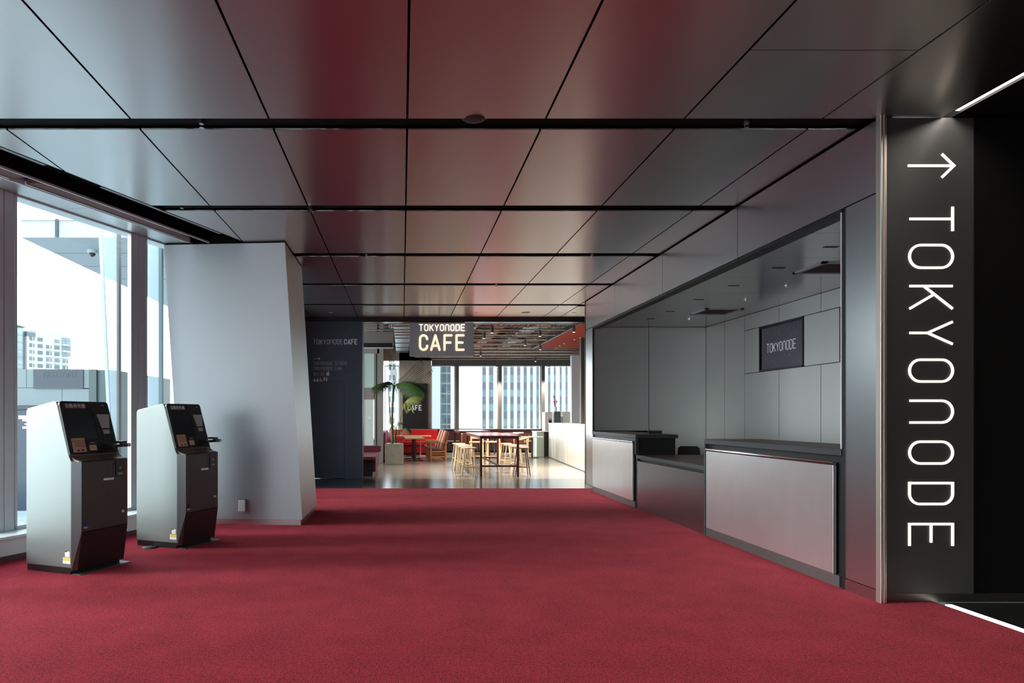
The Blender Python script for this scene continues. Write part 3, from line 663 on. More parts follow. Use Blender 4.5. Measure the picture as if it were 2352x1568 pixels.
# hanging cafe sign
t = thing('hanging_sign', 'dark hanging sign box with glowing TOKYONODE CAFE letters over the cafe entrance', 'sign', (0.90, 15.6, 3.16))
YC = 15.5; k2 = YC/F
def cpt(px, py): return ((px-924)*k2-0.90, -0.10, CAMH+(957-py)*k2-3.16)
a = cpt(941, 817); b = cpt(1088, 741)
MB().box(a[0], -0.10, a[2], b[0], 0.06, b[2]+0.005).build('box', mat('sign_grey', (0.33, 0.325, 0.34), 0.5), t, bevel=0.004)
MB().box(a[0]+0.2, -0.06, b[2]+0.005, b[0]-0.2, 0.02, b[2]+0.02).build('bracket', black, t)
text_mb('TOKYOnODE', 14*k2, 2.0*k2, cpt(963.3, 759.2), (1,0,0), (0,0,1), gap=0.3, width=103.5*k2, depth=0.012, rnd=True).build('node_lettering', letter_lit, t)
w_ = 0.58
for c_, xa, xb in (('C', 964.8, 981), ('A', 990.5, 1009.5), ('F', 1021, 1037), ('E', 1048.5, 1064.5)):
    w_ = (xb-xa)/33.0
    text_mb(c_, 33*k2, 5.2*k2, cpt(xa, 803), (1,0,0), (0,0,1), depth=0.014, rnd=True).build('cafe_letter', letter_warm, t)
w_ = 0.52

# ================================================================ CEILING FITTINGS
def cpos(px, py, z=H): Y = (z-CAMH)*F/(957-py); return ((px-924)*Y/F, Y, z)
labs = ['near channel, left side','near channel, right side','second channel by the window slot','third channel, left of centre','third channel, right side','fourth channel near the column','fourth channel, above the cafe sign']
for (px, yy), lab in zip(((463,Y0),(1715,Y0),(418,Y0+DY),(841,Y0+2*DY),(1360,Y0+2*DY),(716,Y0+3*DY),(1140,Y0+3*DY)), labs):
    x = (px-924)*yy/F
    t = thing('sprinkler_head', 'tiny chrome sprinkler in the black ceiling channels: '+lab, 'sprinkler', (x, yy, H+0.03), group='sprinklers in the ceiling channels')
    MB().cyl((0,0,0),(0,0,-0.03),0.02).build('base', steel, t); MB().bar((-0.015,0,-0.03),(-0.01,0,-0.055),0.005).bar((0.015,0,-0.03),(0.01,0,-0.055),0.005).cyl((0,0,-0.055),(0,0,-0.06),0.018).build('nozzle', chrome, t)
def ring_(r0, r1, z0, z1, n=28):
    m = MB()
    for i in range(n):
        a0, a1 = 2*math.pi*i/n, 2*math.pi*(i+1)/n
        m.prism([(r0*math.cos(a0), r0*math.sin(a0)), (r1*math.cos(a0), r1*math.sin(a0)), (r1*math.cos(a1), r1*math.sin(a1)), (r0*math.cos(a1), r0*math.sin(a1))], z0, z1)
    return m
t = thing('ceiling_detector', 'small round chrome-ringed detector in the second black ceiling channel', 'smoke detector', (-0.99, Y0+DY+0.02, H+0.03))
ring_(0.03, 0.038, -0.06, -0.048).build('ring', chrome, t); MB().cyl((0,0,0),(0,0,-0.055),0.03,n=20).build('body', black, t)
t = thing('dome_camera', 'dark smoked dome half sunk into the nearest black ceiling channel', 'dome camera', ((1090-924)*5.2/F, 5.2, H+0.03))
MB().sphere((0,0,-0.01), 0.1, 24, (1,1,0.35)).build('dome', mat('smoked_dome', (0.02,0.016,0.015), 0.6), t, smooth=True); MB().cyl((0,0,-0.01),(0,0,0.0),0.11,n=28).build('base', black, t)
for (px, lab) in ((760,'left end by the navy wall'),(845,'second from the navy wall'),(1095,'right of the hanging sign'),(1318,'far right end by the wall')):
    t = thing('recessed_downlight', 'small recessed downlight in the last ceiling row, '+lab, 'downlight', cpos(px, 717.5), group='small fittings in the last ceiling row')
    ring_(0.03, 0.055, -0.004, 0.0).build('ring', frame_grey, t); MB().cyl((0,0,-0.002),(0,0,0.0),0.03,n=16).build('aperture', black if px != 760 else letter_white, t)
t = thing('ceiling_speaker', 'round dark ceiling speaker in the last ceiling row right of the hanging sign', 'speaker', cpos(1207, 717))
ring_(0.09, 0.105, -0.006, 0.0).build('ring', frame_grey, t); MB().cyl((0,0,-0.004),(0,0,0.0),0.09,n=28).build('grille', dark_plate, t)

# ================================================================ TICKET KIOSKS
kiosk_side = mat('kiosk_side', (0.225, 0.25, 0.245), 0.38, 0.8, noise=0.02, nscale=80)
kiosk_strip = mat('kiosk_strip', (0.12, 0.135, 0.14), 0.32, 0.9)
kiosk_dark = mat('kiosk_dark', (0.042, 0.038, 0.037), 0.38)
kiosk_black = mat('kiosk_black', (0.010, 0.010, 0.010), 0.3)
kiosk_screen = mat('kiosk_screen', (0.012, 0.013, 0.016), 0.12)
kiosk_white = mat('kiosk_white_top', (0.7, 0.72, 0.68), 0.4)
paper = mat('paper_tan', srgb(205, 170, 150), 0.7); paper_y = mat('paper_yellow', srgb(200, 175, 110), 0.7)
KW = 0.594
kiosk_prof = [(0, 0.055), (0, 1.0), (0.028, 1.05), (0.166, 1.50), (0.18, 1.535), (0.21, 1.542), (0.535, 1.478), (0.555, 1.455), (0.555, 0.055)]
def make_kiosk(loc):
    t = thing('ticket_machine', 'silver and black ticket machine, nearer one by the window', 'ticket machine', loc, math.atan2(0.928, 0.372), 'ticket machines by the windows')
    # body origin at plan (front-left corner) shifted so the empty sits at base centre
    ox, oy_ = -KW/2, -0.28
    def f(x, y, z): return (x+ox, y+oy_, z)
    A = lambda m, n, ma, p=t, **k: m.build(n, ma, p, fn=(f if p == t or True else None), **k)
    m = MB(); n_ = len(kiosk_prof)
    m.prism(kiosk_prof, 0.0, KW, lambda a, b, d: (d, a, b)); A(m, 'case', kiosk_side, bevel=0.008)
    A(MB().box(0.01, 0.02, 0, KW-0.01, 0.55, 0.056), 'plinth', kiosk_black)
    A(MB().box(0.02, -0.085, 0.0, KW+0.03, 0.1, 0.006), 'floor_plate', mat('plate_grey', (0.12,0.12,0.12), 0.5, 0.6))
    # bulging silver front frame and door
    zt, zk, zb = 1.005, 0.375, 0.035
    def lay(z): return {zt: 0.08, zk: 0.08, zb: 0.032}[z]
    for xa, xb in ((0.0, 0.036), (KW, KW-0.012)):
        m = MB()
        v = [(xa, 0.0, zt), (xb, -0.08, zt), (xb, -0.08, zk), (xb, -0.032, zb), (xa, 0.0, zb)]
        b = len(m.v); m.v += v + [(x, y+0.004, z) for x, y, z in v]; m.f += [(b,b+1,b+2,b+3,b+4), (b+9,b+8,b+7,b+6,b+5)] + [(b+i, b+(i+1)%5, b+5+(i+1)%5, b+5+i) for i in range(5)]
        A(m, 'side_frame', kiosk_strip)
    door = MB().prism([(-0.001, zk+0.002), (-0.082, zk+0.002), (-0.082, zt-0.004), (-0.001, zt-0.004)], 0.036, KW-0.012, lambda a, b, d: (d, a, b))
    door = A(door, 'door', kiosk_dark, bevel=0.004)
    low = A(MB().prism([(-0.001, zb), (-0.034, zb), (-0.082, zk-0.002), (-0.001, zk-0.002)], 0.036, KW-0.012, lambda a, b, d: (d, a, b)), 'lower_door', mat('kiosk_lower', (0.018, 0.014, 0.014), 0.4), bevel=0.002)
    y_ = -0.082
    def D(x0, z0, x1, z1, d=0.004): return MB().box(x0, y_-d, z0, x1, y_, z1)
    A(D(0.40, 0.85, 0.405, 1.0, 0.002), 'seam', black, door); A(D(0.28, 0.815, 0.405, 0.835, 0.006), 'handle', steel, door)
    cu = A(D(0.43, 0.835, 0.52, 0.985, 0.008), 'coin_unit', kiosk_black, door)
    A(MB().cyl((0.475, y_-0.008, 0.05+0.87), (0.475, y_-0.014, 0.05+0.87), 0.014).box(0.445, y_-0.014, 0.855, 0.505, y_-0.008, 0.875), 'coin_slot', mat('dim_metal', (0.25,0.24,0.24), 0.4, 1), door)
    A(D(0.535, 0.84, 0.57, 0.95, 0.001), 'sticker_yellow', mat('sticker_dim', (0.10, 0.085, 0.04), 0.6), door)
    A(D(0.335, 0.68, 0.365, 0.692, 0.002), 'badge', black, door)
    A(MB().cyl((0.515, y_, 0.505), (0.515, y_-0.012, 0.505), 0.013).cyl((0.515, y_-0.012, 0.505), (0.515, y_-0.025, 0.505), 0.006), 'lock', mat('lock_metal', (0.8,0.72,0.66), 0.5, 0.6), door)
    A(MB().cyl((0.075, y_, 0.455), (0.075, y_-0.001, 0.455), 0.02, n=20).box(0.06, y_-0.001, 0.435, 0.09, y_, 0.455), 'sticker_blue', mat('sticker_blue', (0.01, 0.02, 0.40), 0.5), door)
    A(D(0.055, 0.405, 0.105, 0.42, 0.001), 'sticker_white', mat('sticker_white', (0.6, 0.5, 0.5), 0.5), door)
    # shelf under the screen
    sh = MB(); sh.prism([(0.0, 0.98), (-0.078, 1.006), (-0.02, 1.02), (0.035, 1.055), (0.05, 1.0)], 0.02, KW-0.02, lambda a, b, d: (d, a, b)); A(sh, 'shelf', mat('kiosk_shelf', (0.22, 0.16, 0.14), 0.35, 0.5))
    # sloped upper front: local frame u (x), s (up the slope)
    p0_ = Vector((0, 0.03, 1.058)); p1_ = Vector((0, 0.168, 1.54)); sv = (p1_-p0_).normalized(); nv = Vector((0, -sv.z, sv.y)); SL = (p1_-p0_).length
    def sl(u, s_, d): v = p0_ + Vector((u, 0, 0)) + sv*s_ + nv*d; return tuple(v)
    def Q(u0, s0, u1, s1, d0, d1): return MB().prism([(u0, s0), (u1, s0), (u1, s1), (u0, s1)], d0, d1, sl)
    W2 = 0.56; c = 0.03
    rp = [(0.004, 0), (W2, 0), (W2, SL-c)] + [(W2-c+c*math.cos(R(a)), SL-c+c*math.sin(R(a))) for a in (30, 60, 90)] + [(0.004+c-c*math.sin(R(a)), SL-c+c*math.cos(R(a))) for a in (0, 30, 60, 90)]
    fasc = A(MB().prism(rp, -0.01, 0.0140, sl), 'fascia', kiosk_black, bevel=0.003)
    A(Q(0.035, 0.135, 0.355, 0.425, 0.0140, 0.0160), 'screen', kiosk_screen)
    A(Q(0.02, SL-0.082, 0.545, SL-0.079, 0.0140, 0.0155).prism([(0.365,0.02),(0.368,0.02),(0.368,SL-0.08),(0.365,SL-0.08)],0.028,0.0295,sl).prism([(0.03,0.118),(0.366,0.118),(0.366,0.121),(0.03,0.121)],0.028,0.0295,sl), 'seam', mat('seam_grey', (0.05,0.05,0.05), 0.4))
    A(MB().prism([(0.395, 0.375), (0.545, 0.375), (0.515, 0.24), (0.425, 0.24)], 0.0140, 0.0200, sl), 'mirror_plate', mat('kiosk_plate', (0.5, 0.5, 0.48), 0.35, 0.6))
    A(MB().prism([(0.43, 0.225), (0.51, 0.225), (0.502, 0.185), (0.438, 0.185)], 0.0140, 0.0200, sl), 'mirror_plate_small', MATS['kiosk_plate'])
    A(Q(0.045, 0.02, 0.19, 0.15, 0.0160, 0.0175), 'notice', paper); A(Q(0.045, 0.118, 0.19, 0.15, 0.0175, 0.0180), 'notice_heading', paper_y)
    A(Q(0.085, 0.028, 0.11, 0.042, 0.0176, 0.0185).prism([(0.125,0.028),(0.15,0.028),(0.15,0.042),(0.125,0.042)],0.0316,0.0325,sl).prism([(0.06,0.10),(0.17,0.10),(0.17,0.103),(0.06,0.103)],0.0316,0.0325,sl).prism([(0.06,0.085),(0.165,0.085),(0.165,0.088),(0.06,0.088)],0.0316,0.0325,sl).prism([(0.06,0.07),(0.175,0.07),(0.175,0.073),(0.06,0.073)],0.0316,0.0325,sl), 'notice_print', black)
    A(Q(0.235, 0.03, 0.315, 0.082, 0.0140, 0.0155), 'label_card', paper); A(Q(0.25, 0.10, 0.30, 0.107, 0.0140, 0.0155), 'label_strip', letter_grey)
    A(Q(0.475, SL-0.04, 0.51, SL-0.034, 0.0140, 0.0150), 'maker_mark', letter_grey)
    rot = (math.atan2(sv.z, sv.y), 0, 0)
    o = sl(0.055, SL-0.062, 0.0155)
    kanji('lettering', '自動券売機', 0.046, letter_white, t, f(*o), rot)
    # recess and card reader tray at right
    A(Q(0.375, 0.02, 0.55, 0.18, 0.0140, 0.0170), 'recess_panel', black)
    v = sl(0.46, 0.075, 0.028)
    tr = A(MB().box(0.39, -0.10, 1.115, 0.55, 0.03, 1.14), 'tray', kiosk_black, bevel=0.004)
    A(MB().box(0.46, -0.155, 1.118, 0.545, -0.10, 1.152).box(0.47, -0.12, 1.152, 0.535, -0.03, 1.172), 'card_reader', kiosk_black, bevel=0.004); A(MB().box(0.505, -0.16, 1.122, 0.543, -0.155, 1.148), 'reader_tip', frame_grey)
    # stickers on the side
    A(MB().box(-0.0015, 0.02, 0.155, 0.0, 0.075, 0.205), 'side_label', mat('label_white', (0.75,0.76,0.76), 0.5)); A(MB().box(-0.0015, 0.012, 0.095, 0.0, 0.10, 0.12), 'side_label', MATS['label_white'])
    A(MB().box(-0.0016, 0.012, 0.12, 0.0, 0.10, 0.15), 'side_label', mat('label_yellow', srgb(215, 195, 90), 0.5)); A(MB().box(-0.003, 0.05, 0.199, -0.0015, 0.075, 0.209), 'side_mark', black)
    return t
fdir = Vector((0.372, 0.928, 0)); bdir = Vector((-0.928, 0.372, 0))
P1 = Vector((-2.931, 6.047, 0)) + fdir*KW/2 + bdir*0.28; P2 = Vector((-2.386, 7.244, 0)) + fdir*KW/2 + bdir*0.28
k1 = make_kiosk(P1)
copy_thing(k1, P2, None, 'silver and black ticket machine, farther one beside the leaning column')
cb = MB(); cb.tube([(-3.05, 7.35, 0.01), (-3.12, 7.3, 0.012), (-3.2, 7.2, 0.01), (-3.12, 7.05, 0.01), (-2.98, 6.98, 0.01)], 0.007, 6)
tag(cb.build('power_cable', black), 'thin black cable on the carpet between the two ticket machines', 'cable')
cb = MB().sphere((-2.70, 7.30, 0.0), 0.09, 16, (1, 0.7, 0.25)); tag(cb.build('cable_cover', black, smooth=True), 'low black rounded cover on the carpet at the side of the farther ticket machine', 'cable cover')
# ================================================================ CAFE SHELL
YW = 27.8
warm_conc = mat('beige_concrete', srgb(150, 138, 126), 0.7, noise=0.08, nscale=6)
pier_m = mat('pier_grey', srgb(128, 122, 116), 0.6)
mullion_m = mat('mullion_dark', (0.11, 0.105, 0.10), 0.5)
panel_white = mat('panel_white', srgb(215, 222, 216), 0.5)
cafe_dark = mat('cafe_ceiling_dark', (0.02, 0.017, 0.015), 0.7)
def X_(px, Y): return (px-924)*Y/F
def Z_(py, Y): return CAMH+(957-py)*Y/F
struct(MB().box(-3.2, 15.8, 4.7, 9, 28.4, 4.8).build('ceiling_cafe', cafe_dark))
struct(MB().box(-2.5, 15.73, H, 9, 15.9, 4.8).build('wall_cafe_lintel', cafe_dark))
struct(MB().box(X_(917,YW), YW, 0, X_(990,YW), YW+0.5, 4.7).build('wall_cafe_pier', warm_conc))
struct(MB().box(-2.5, YW, 3.69, 8.4, YW+0.4, 4.7).box(X_(990,YW), YW+0.02, 0, 8.4, YW+0.4, 0.886).box(6.95, YW, 0.88, 8.4, YW+0.4, 3.7).box(-0.78, YW, 0, X_(917,YW), YW+0.3, 0.75).build('wall_cafe_back', warm_conc))
# windows
wn = 20
xsw = [(-0.72, -0.13), (1.18, 2.15), (2.29, 3.90), (4.04, 5.66), (5.80, 6.95)]
for i, (a, b) in enumerate(xsw):
    z0 = 0.89 if i else 0.75
    fo = struct(MB().box(a, YW+0.1, z0, a+0.03, YW+0.16, 3.5).box(b-0.03, YW+0.1, z0, b, YW+0.16, 3.5).box(a, YW+0.1, z0, b, YW+0.16, z0+0.03).box(a, YW+0.1, 3.46, b, YW+0.16, 3.5).build('window_%d' % (wn+i), frame_grey))
    MB().box(a+0.03, YW+0.125, z0+0.03, b-0.03, YW+0.135, 3.46).build('pane', cafe_glass, fo)
for x in (2.15, 3.90, 5.66): struct(MB().box(x, YW-0.05, 0.886, x+0.14, YW+0.2, 3.7).build('trim_mullion', mullion_m))
# header with brackets
t = thing('window_valance', 'long grey slotted valance with brackets above the cafe windows', 'valance', (4.0, YW-0.06, 3.6))
MB().box(-2.8, 0.0, -0.12, 2.85, 0.062, 0.12).build('board', mat('valance_grey', (0.09,0.09,0.088), 0.6), t)
m = MB()
for k in range(12): m.box(-2.75+k*0.5, -0.03, -0.12, -2.72+k*0.5, 0.0, 0.13)
m.build('bracket', mullion_m, t); MB().box(-2.8, -0.05, 0.12, 2.85, 0.08, 0.15).build('top_rail', frame_grey, t)
# left side of cafe
struct(MB().box(-2.5, 20.7, 0, -1.2, 20.9, 4.7).box(-0.86, 20.75, 0, -0.80, 20.9, 3.5).box(-0.76, 20.7, 0, -0.58, 21.0, 4.7).box(-1.25, 20.7, 3.32, -0.7, 20.9, 4.7).build('wall_cafe_left', pier_m))
struct(MB().box(-1.2, 20.75, 2.28, -0.86, 20.82, 3.32).build('window_frosted', mat('frosted_panel', srgb(190, 210, 202), 0.3))); struct(MB().box(-1.2, 20.73, 1.93, -0.86, 20.82, 2.28).build('trim_door_head', pier_m))
dr = struct(MB().box(-1.2, 20.76, 0.0, -0.875, 20.81, 1.93).build('door_2', panel_white)); MB().box(-1.03, 20.75, 1.33, -0.96, 20.76, 1.42).build('notice', letter_white, dr)
struct(MB().box(-0.80, 20.74, 0, -0.76, 20.95, 3.5).build('trim_door_edge', black))
struct(MB().box(-0.9, 21.0, 0, -0.76, 27.9, 0.7).box(-0.9, 21.0, 3.5, -0.76, 27.9, 4.7).build('wall_cafe_side', pier_m))
for k, y in enumerate((21.0, 22.6, 24.3, 26.0)):
    fo = struct(MB().box(-0.86, y, 0.7, -0.80, y+0.06, 3.5).box(-0.86, y+1.84, 0.7, -0.80, y+1.9, 3.5).build('window_%d' % (30+k), frame_grey)); MB().box(-0.835, y+0.06, 0.7, -0.825, y+1.84, 3.5).build('pane', cafe_glass, fo)
struct(MB().box(8.4, 13.4, 0, 8.6, 28.3, 4.8).build('wall_cafe_right', warm_conc)); struct(MB().box(3.71, 13.38, 0, 8.5, 13.5, 4.8).build('wall_cafe_front', navy))
struct(MB().box(X_(1313,24.5), 24.5, 0, X_(1336,24.5), 24.7, 3.6).build('wall_cafe_kitchen', mat('pale_blue_panel', srgb(225, 232, 240), 0.5, 0)))
struct(MB().box(X_(1335,19), 19, 1.15, X_(1345,19)+0.5, 19.2, 3.6).build('trim_kitchen_post', mat('post_brown', (0.06,0.045,0.035), 0.5)))
# red ceiling raft
t = thing('ceiling_raft', 'flat orange-red ceiling panel hung over the bar counter at right', 'ceiling panel', (6.3, 20.3, 3.75))
MB().box(-1.77, -3.6, 0.0, 1.9, 3.2, 0.04).build('panel', mat('raft_red', srgb(150, 62, 42), 0.85, spec=0.1), t)
MB().box(-1.84, -3.6, -0.01, -1.77, 3.2, 0.10).box(-1.84, 3.2, -0.01, 1.9, 3.26, 0.10).build('edge_frame', black, t)
m = MB(); rr = random.Random(3)
for (px, py) in ((1333,775),(1320,779),(1296,788),(1286,793),(1278,798)):
    p = at(px, py, (3.75-CAMH)*F/(957-py)); m.cyl((p.x-6.3, p.y-20.3, 0), (p.x-6.3, p.y-20.3, -0.02), 0.035)
m.build('spotlight_ring', letter_white, t)
m = MB().box(0.2, 2.4, -0.006, 0.7, 2.5, 0.0); m.build('lamp_slot', mat('raft_lamp', (1,0.9,0.8), 0.5, emit=(1,0.8,0.6), estr=1.5), t)
# exposed ceiling pipes
pipe_m = mat('pipe_grey', (0.42, 0.37, 0.32), 0.4, 0.5)
ordn = ['nearest the entrance','second from the entrance','third from the entrance','fourth from the entrance','fifth from the entrance','sixth from the entrance','seventh from the entrance','third from the windows','second from the windows','nearest the windows']
for k in range(10):
    y = 16.1+1.2*k
    t = thing('ceiling_pipe', 'grey conduit crossing the open cafe ceiling, '+ordn[k], 'pipe', (2, y, 3.76), group='conduits crossing the cafe ceiling')
    x1 = 2.42 if 17 < y < 23.5 else 5.5
    x0 = -4 if y < 19.9 else (-2.5 if y > 20.5 else -2.5)
    MB().cyl((x0+1.0, 0, 0), (x1, 0, 0), 0.021, n=8).build('tube', pipe_m, t)
    MB().cyl((x0+1.0, 0.12, 0.1), (x1, 0.12, 0.1), 0.016, n=6).build('tube_thin', pipe_m, t)
    m = MB()
    for j in range(5): m.cyl((x0+1.5+j*1.2, 0, 0), (x0+1.5+j*1.2, 0, 0.93), 0.008, n=5)
    m.build('hanger', mullion_m, t)
# lengthwise trays, ducts
duct_m = mat('duct_metal', (0.30, 0.30, 0.30), 0.4, 0.9); rust = mat('rust_brown', srgb(120, 60, 45), 0.6)
for i, (x, z, w, hgt, m_, lab) in enumerate(((0.0, 4.15, 0.5, 0.3, duct_m, 'wide grey air duct running lengthwise above the potted palm'), (2.9, 4.2, 0.35, 0.2, rust, 'narrow rust-brown tray running lengthwise above the cafe sign'), (4.0, 4.3, 0.45, 0.3, duct_m, 'wide grey air duct running lengthwise beside the red ceiling panel'))):
    t = thing('ceiling_duct', lab, 'duct', (x, 21.7, z)); MB().box(-w/2, -5.5, -hgt/2, w/2, 6, hgt/2).build('duct', m_, t)
    m = MB()
    for j in range(8): m.box(-w/2-0.02, -5.2+j*1.5, -hgt/2-0.02, w/2+0.02, -5.16+j*1.5, hgt/2+0.02)
    m.build('flange', mullion_m, t)
for i, (px, py, w, lab) in enumerate(((1240,749,0.55,'pale slatted air vent high in the cafe ceiling, near the entrance'),(1185,783,0.5,'pale slatted air vent in the middle of the cafe ceiling'),(912,749,0.5,'pale slatted air vent left of the hanging cafe sign'))):
    Y = (4.05-CAMH)*F/(957-py); x = X_(px, Y)
    t = thing('air_vent', lab, 'air vent', (x, Y, 4.05), group='slatted vents in the cafe ceiling')
    MB().box(-w/2,-0.35,0,w/2,0.35,0.12).build('box', dark_plate, t); m = MB()
    for j in range(9): m.box(-w/2+0.02+j*w/9, -0.33, -0.015, -w/2+0.045+j*w/9, 0.33, 0)
    m.build('slats', mat('vent_slat', (0.6,0.57,0.52), 0.4), t)
for i, (px, py, lab) in enumerate(((1112,770,'near the red panel, left of it'),(1130,757,'above the bar table'),(1240,765,'beside the pale vent'),(1206,787,'right of the vent'),(1318,755,'at the right edge below the red panel'),(1241,797,'at the corner of the red panel'),(1230,825,'near the windows'),(1142,838,'in front of the windows, left'),(1260,838,'in front of the windows, right'),(1104,812,'next to the hanging sign'))):
    Y = (3.55-CAMH)*F/(957-py-3)
    Y = min(Y, 27.2); x, z = X_(px, Y), Z_(py, Y)
    t = thing('spotlight', 'grey cylinder spotlight hanging in the cafe ceiling, '+lab, 'spotlight', (x, Y, z), group='cylinder spotlights in the cafe ceiling')
    MB().cyl((0,0,-0.08),(0,0,0.08),0.036,n=14).build('can', mat('spot_grey', (0.09,0.088,0.085), 0.45), t); MB().cyl((0,0,0.09),(0,0,max(0.2,4.7-z)),0.008,n=6).build('stem', mullion_m, t)
    MB().cyl((0,0,-0.084),(0,0,-0.08),0.03,n=14).build('lens', mat('spot_lens', (1,0.9,0.7), 0.4, emit=(1,0.78,0.5), estr=3), t)
    if i != 5:
        l = bpy.data.lights.new('spotlight_lamp', 'SPOT'); l.energy = 420; l.color = (1, 0.86, 0.70); l.spot_size = R(100); l.spot_blend = 0.6; l.shadow_soft_size = 0.04
        lo = bpy.data.objects.new('spotlight_lamp', l); COL.objects.link(lo); lo.parent = t; lo.location = (0,0,-0.11)
for i, (x, z, rad, m_, lab) in enumerate(((0.9, 3.95, 0.03, rust, 'rust-red sprinkler pipe running lengthwise under the cafe ceiling, left of the sign'), (3.45, 3.92, 0.02, pipe_m, 'thin grey pipe running lengthwise under the cafe ceiling, above the bar table'), (2.1, 3.98, 0.035, pipe_m, 'thick grey pipe running lengthwise behind the hanging sign'), (4.25, 3.9, 0.025, mullion_m, 'dark pipe running lengthwise beside the red panel edge'))):
    t = thing('ceiling_pipe', lab, 'pipe', (x, 21.7, z)); MB().cyl((0,-5.7,0),(0,5.8,0),rad,n=8).build('tube', m_, t)
    m = MB()
    for j in range(9): m.box(-0.05,-5.5+j*1.3,-0.05,0.05,-5.42+j*1.3,0.05)
    m.build('coupling', mullion_m, t)
for i, (x, y, lab) in enumerate(((1.9,18.6,'left of the first vent'),(3.2,19.4,'beside the first vent'),(2.6,20.7,'in the middle of the ceiling'),(3.6,22.6,'near the corner of the red panel'),(1.3,23.4,'above the red bench'),(0.2,18.2,'by the air conditioner casing'))):
    t = thing('cable_tray', 'short ladder cable tray in the cafe ceiling '+lab, 'cable tray', (x, y, 4.0), R(20*i), 'ladder cable trays in the cafe ceiling')
    MB().box(-0.6,-0.16,0,0.6,-0.14,0.06).box(-0.6,0.14,0,0.6,0.16,0.06).build('side_rail', rust if i % 2 else duct_m, t); m = MB()
    for j in range(8): m.box(-0.58+j*0.16,-0.15,0.0,-0.55+j*0.16,0.15,0.02)
    m.build('rung', duct_m, t); MB().cyl((-0.5,0,0.03),(-0.5,0,0.7),0.008,n=5).cyl((0.5,0,0.03),(0.5,0,0.7),0.008,n=5).build('hanger', mullion_m, t)
# soffit box top left of the cafe
t = thing('air_conditioner_unit', 'long grey air conditioner casing hung above the white door at the cafe left', 'air conditioner', (-0.75, 19.2, 3.42))
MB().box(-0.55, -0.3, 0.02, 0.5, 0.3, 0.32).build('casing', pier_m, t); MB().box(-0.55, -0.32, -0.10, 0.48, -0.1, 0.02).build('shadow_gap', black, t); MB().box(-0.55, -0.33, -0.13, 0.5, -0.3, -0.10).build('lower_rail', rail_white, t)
MB().cyl((-0.4,0,0.32),(-0.4,0,1.28),0.01).cyl((0.4,0,0.32),(0.4,0,1.28),0.01).build('hanger', mullion_m, t)

# ================================================================ CAFE POSTER
YP = YW-0.06; kp = YP/F
t = thing('cafe_poster', 'black poster with white TOKYONODE CAFE lettering on the beige cafe pier', 'poster', (X_(953,YP), YP, Z_(932,YP)))
MB().box(-28*kp, 0, -52*kp, 29*kp, 0.05, 52*kp).build('board', black, t)
def pp(px, py): return ((px-953)*kp, 0.0, (932-py)*kp)
text_mb('CAFE', 10.5*kp, 1.9*kp, pp(937, 941.5), (1,0,0), (0,0,1), gap=0.3, width=31*kp, depth=0.004).build('cafe_lettering', mat('letter_bright', (0.9,0.9,0.9), 0.5), t)
text_mb('TOKYOnODE', 4.5*kp, 0.6*kp, pp(937, 928.5), (1,0,0), (0,0,1), gap=0.3, width=31*kp, depth=0.004).build('node_lettering', mat('letter_faint', (0.12,0.12,0.12), 0.5), t)

# ================================================================ SEATING
red = mat('red_upholstery', srgb(190, 12, 14), 0.6, noise=0.1, nscale=30); magenta = mat('magenta_upholstery', srgb(165, 48, 92), 0.65)
maroon = mat('maroon_upholstery', srgb(92, 22, 38), 0.6); maroon_dark = mat('maroon_dark', (0.012, 0.005, 0.008), 0.5)
speckle = mat('brown_speckle', srgb(70, 40, 38), 0.7, noise=0.5, nscale=60); oxblood = mat('oxblood_metal', srgb(78, 24, 30), 0.35)
t = thing('bench_seat', 'long bright red upholstered bench under the black cafe poster', 'bench', (0.3, 25.3, 0))
MB().box(-0.75, 0.35, 0.1, 1.02, 0.6, 0.92).build('backrest', red, t, bevel=0.02); MB().box(-0.75, -0.25, 0.36, 1.02, 0.35, 0.47).build('seat', red, t, bevel=0.02)
MB().box(-0.75, -0.22, 0.08, 1.02, 0.35, 0.36).build('base', mat('red_panel', srgb(140, 8, 14), 0.5), t); MB().box(-0.75, -0.2, 0.0, 1.02, 0.35, 0.08).build('plinth', maroon_dark, t)
MB().box(-0.75, -0.27, 0.47, 1.02, -0.24, 0.485).build('piping', mat('piping_pink', srgb(245, 120, 100), 0.5), t)
t = thing('bench_seat', 'magenta and red side bench at the left edge behind the concrete planter', 'bench', (-0.5, 22.9, 0))
MB().box(-0.18, -1.7, 0.08, -0.02, 2.1, 0.92).build('backrest', magenta, t, bevel=0.03); MB().box(-0.02, -1.7, 0.30, 0.30, 2.1, 0.45).build('seat', magenta, t, bevel=0.03); MB().box(-0.16, -1.68, 0.0, 0.28, 2.1, 0.30).build('base', red, t)
t = thing('booth_seat', 'dark maroon booth bench at the foot of the navy wall', 'bench', (-1.2, 17.3, 0))
MB().box(-0.5, -1.25, 0.0, 0.50, 1.3, 0.10).build('plinth', maroon_dark, t); MB().box(-0.5, -1.2, 0.10, 0.53, 1.3, 0.38).build('base', maroon_dark, t)
MB().box(-0.5, -1.25, 0.38, 0.56, 1.3, 0.46).build('seat', mat('booth_top', srgb(110, 44, 58), 0.5), t, bevel=0.01); MB().box(0.53, -1.2, 0.10, 0.57, 1.3, 0.44).build('side_panel', maroon, t)
MB().box(-0.5, 1.0, 0.46, 0.62, 1.35, 0.62).build('backrest', maroon, t, bevel=0.01)
t = thing('window_bench', 'long speckled brown bench below the cafe windows', 'bench', (4.0, 27.5, 0))
MB().box(-2.9, -0.05, 0.0, 2.5, 0.28, 0.86).build('backrest', speckle, t); MB().box(-2.9, -0.6, 0.06, 2.5, -0.05, 0.42).build('seat', mat('bench_dark', (0.02,0.01,0.01), 0.6), t)
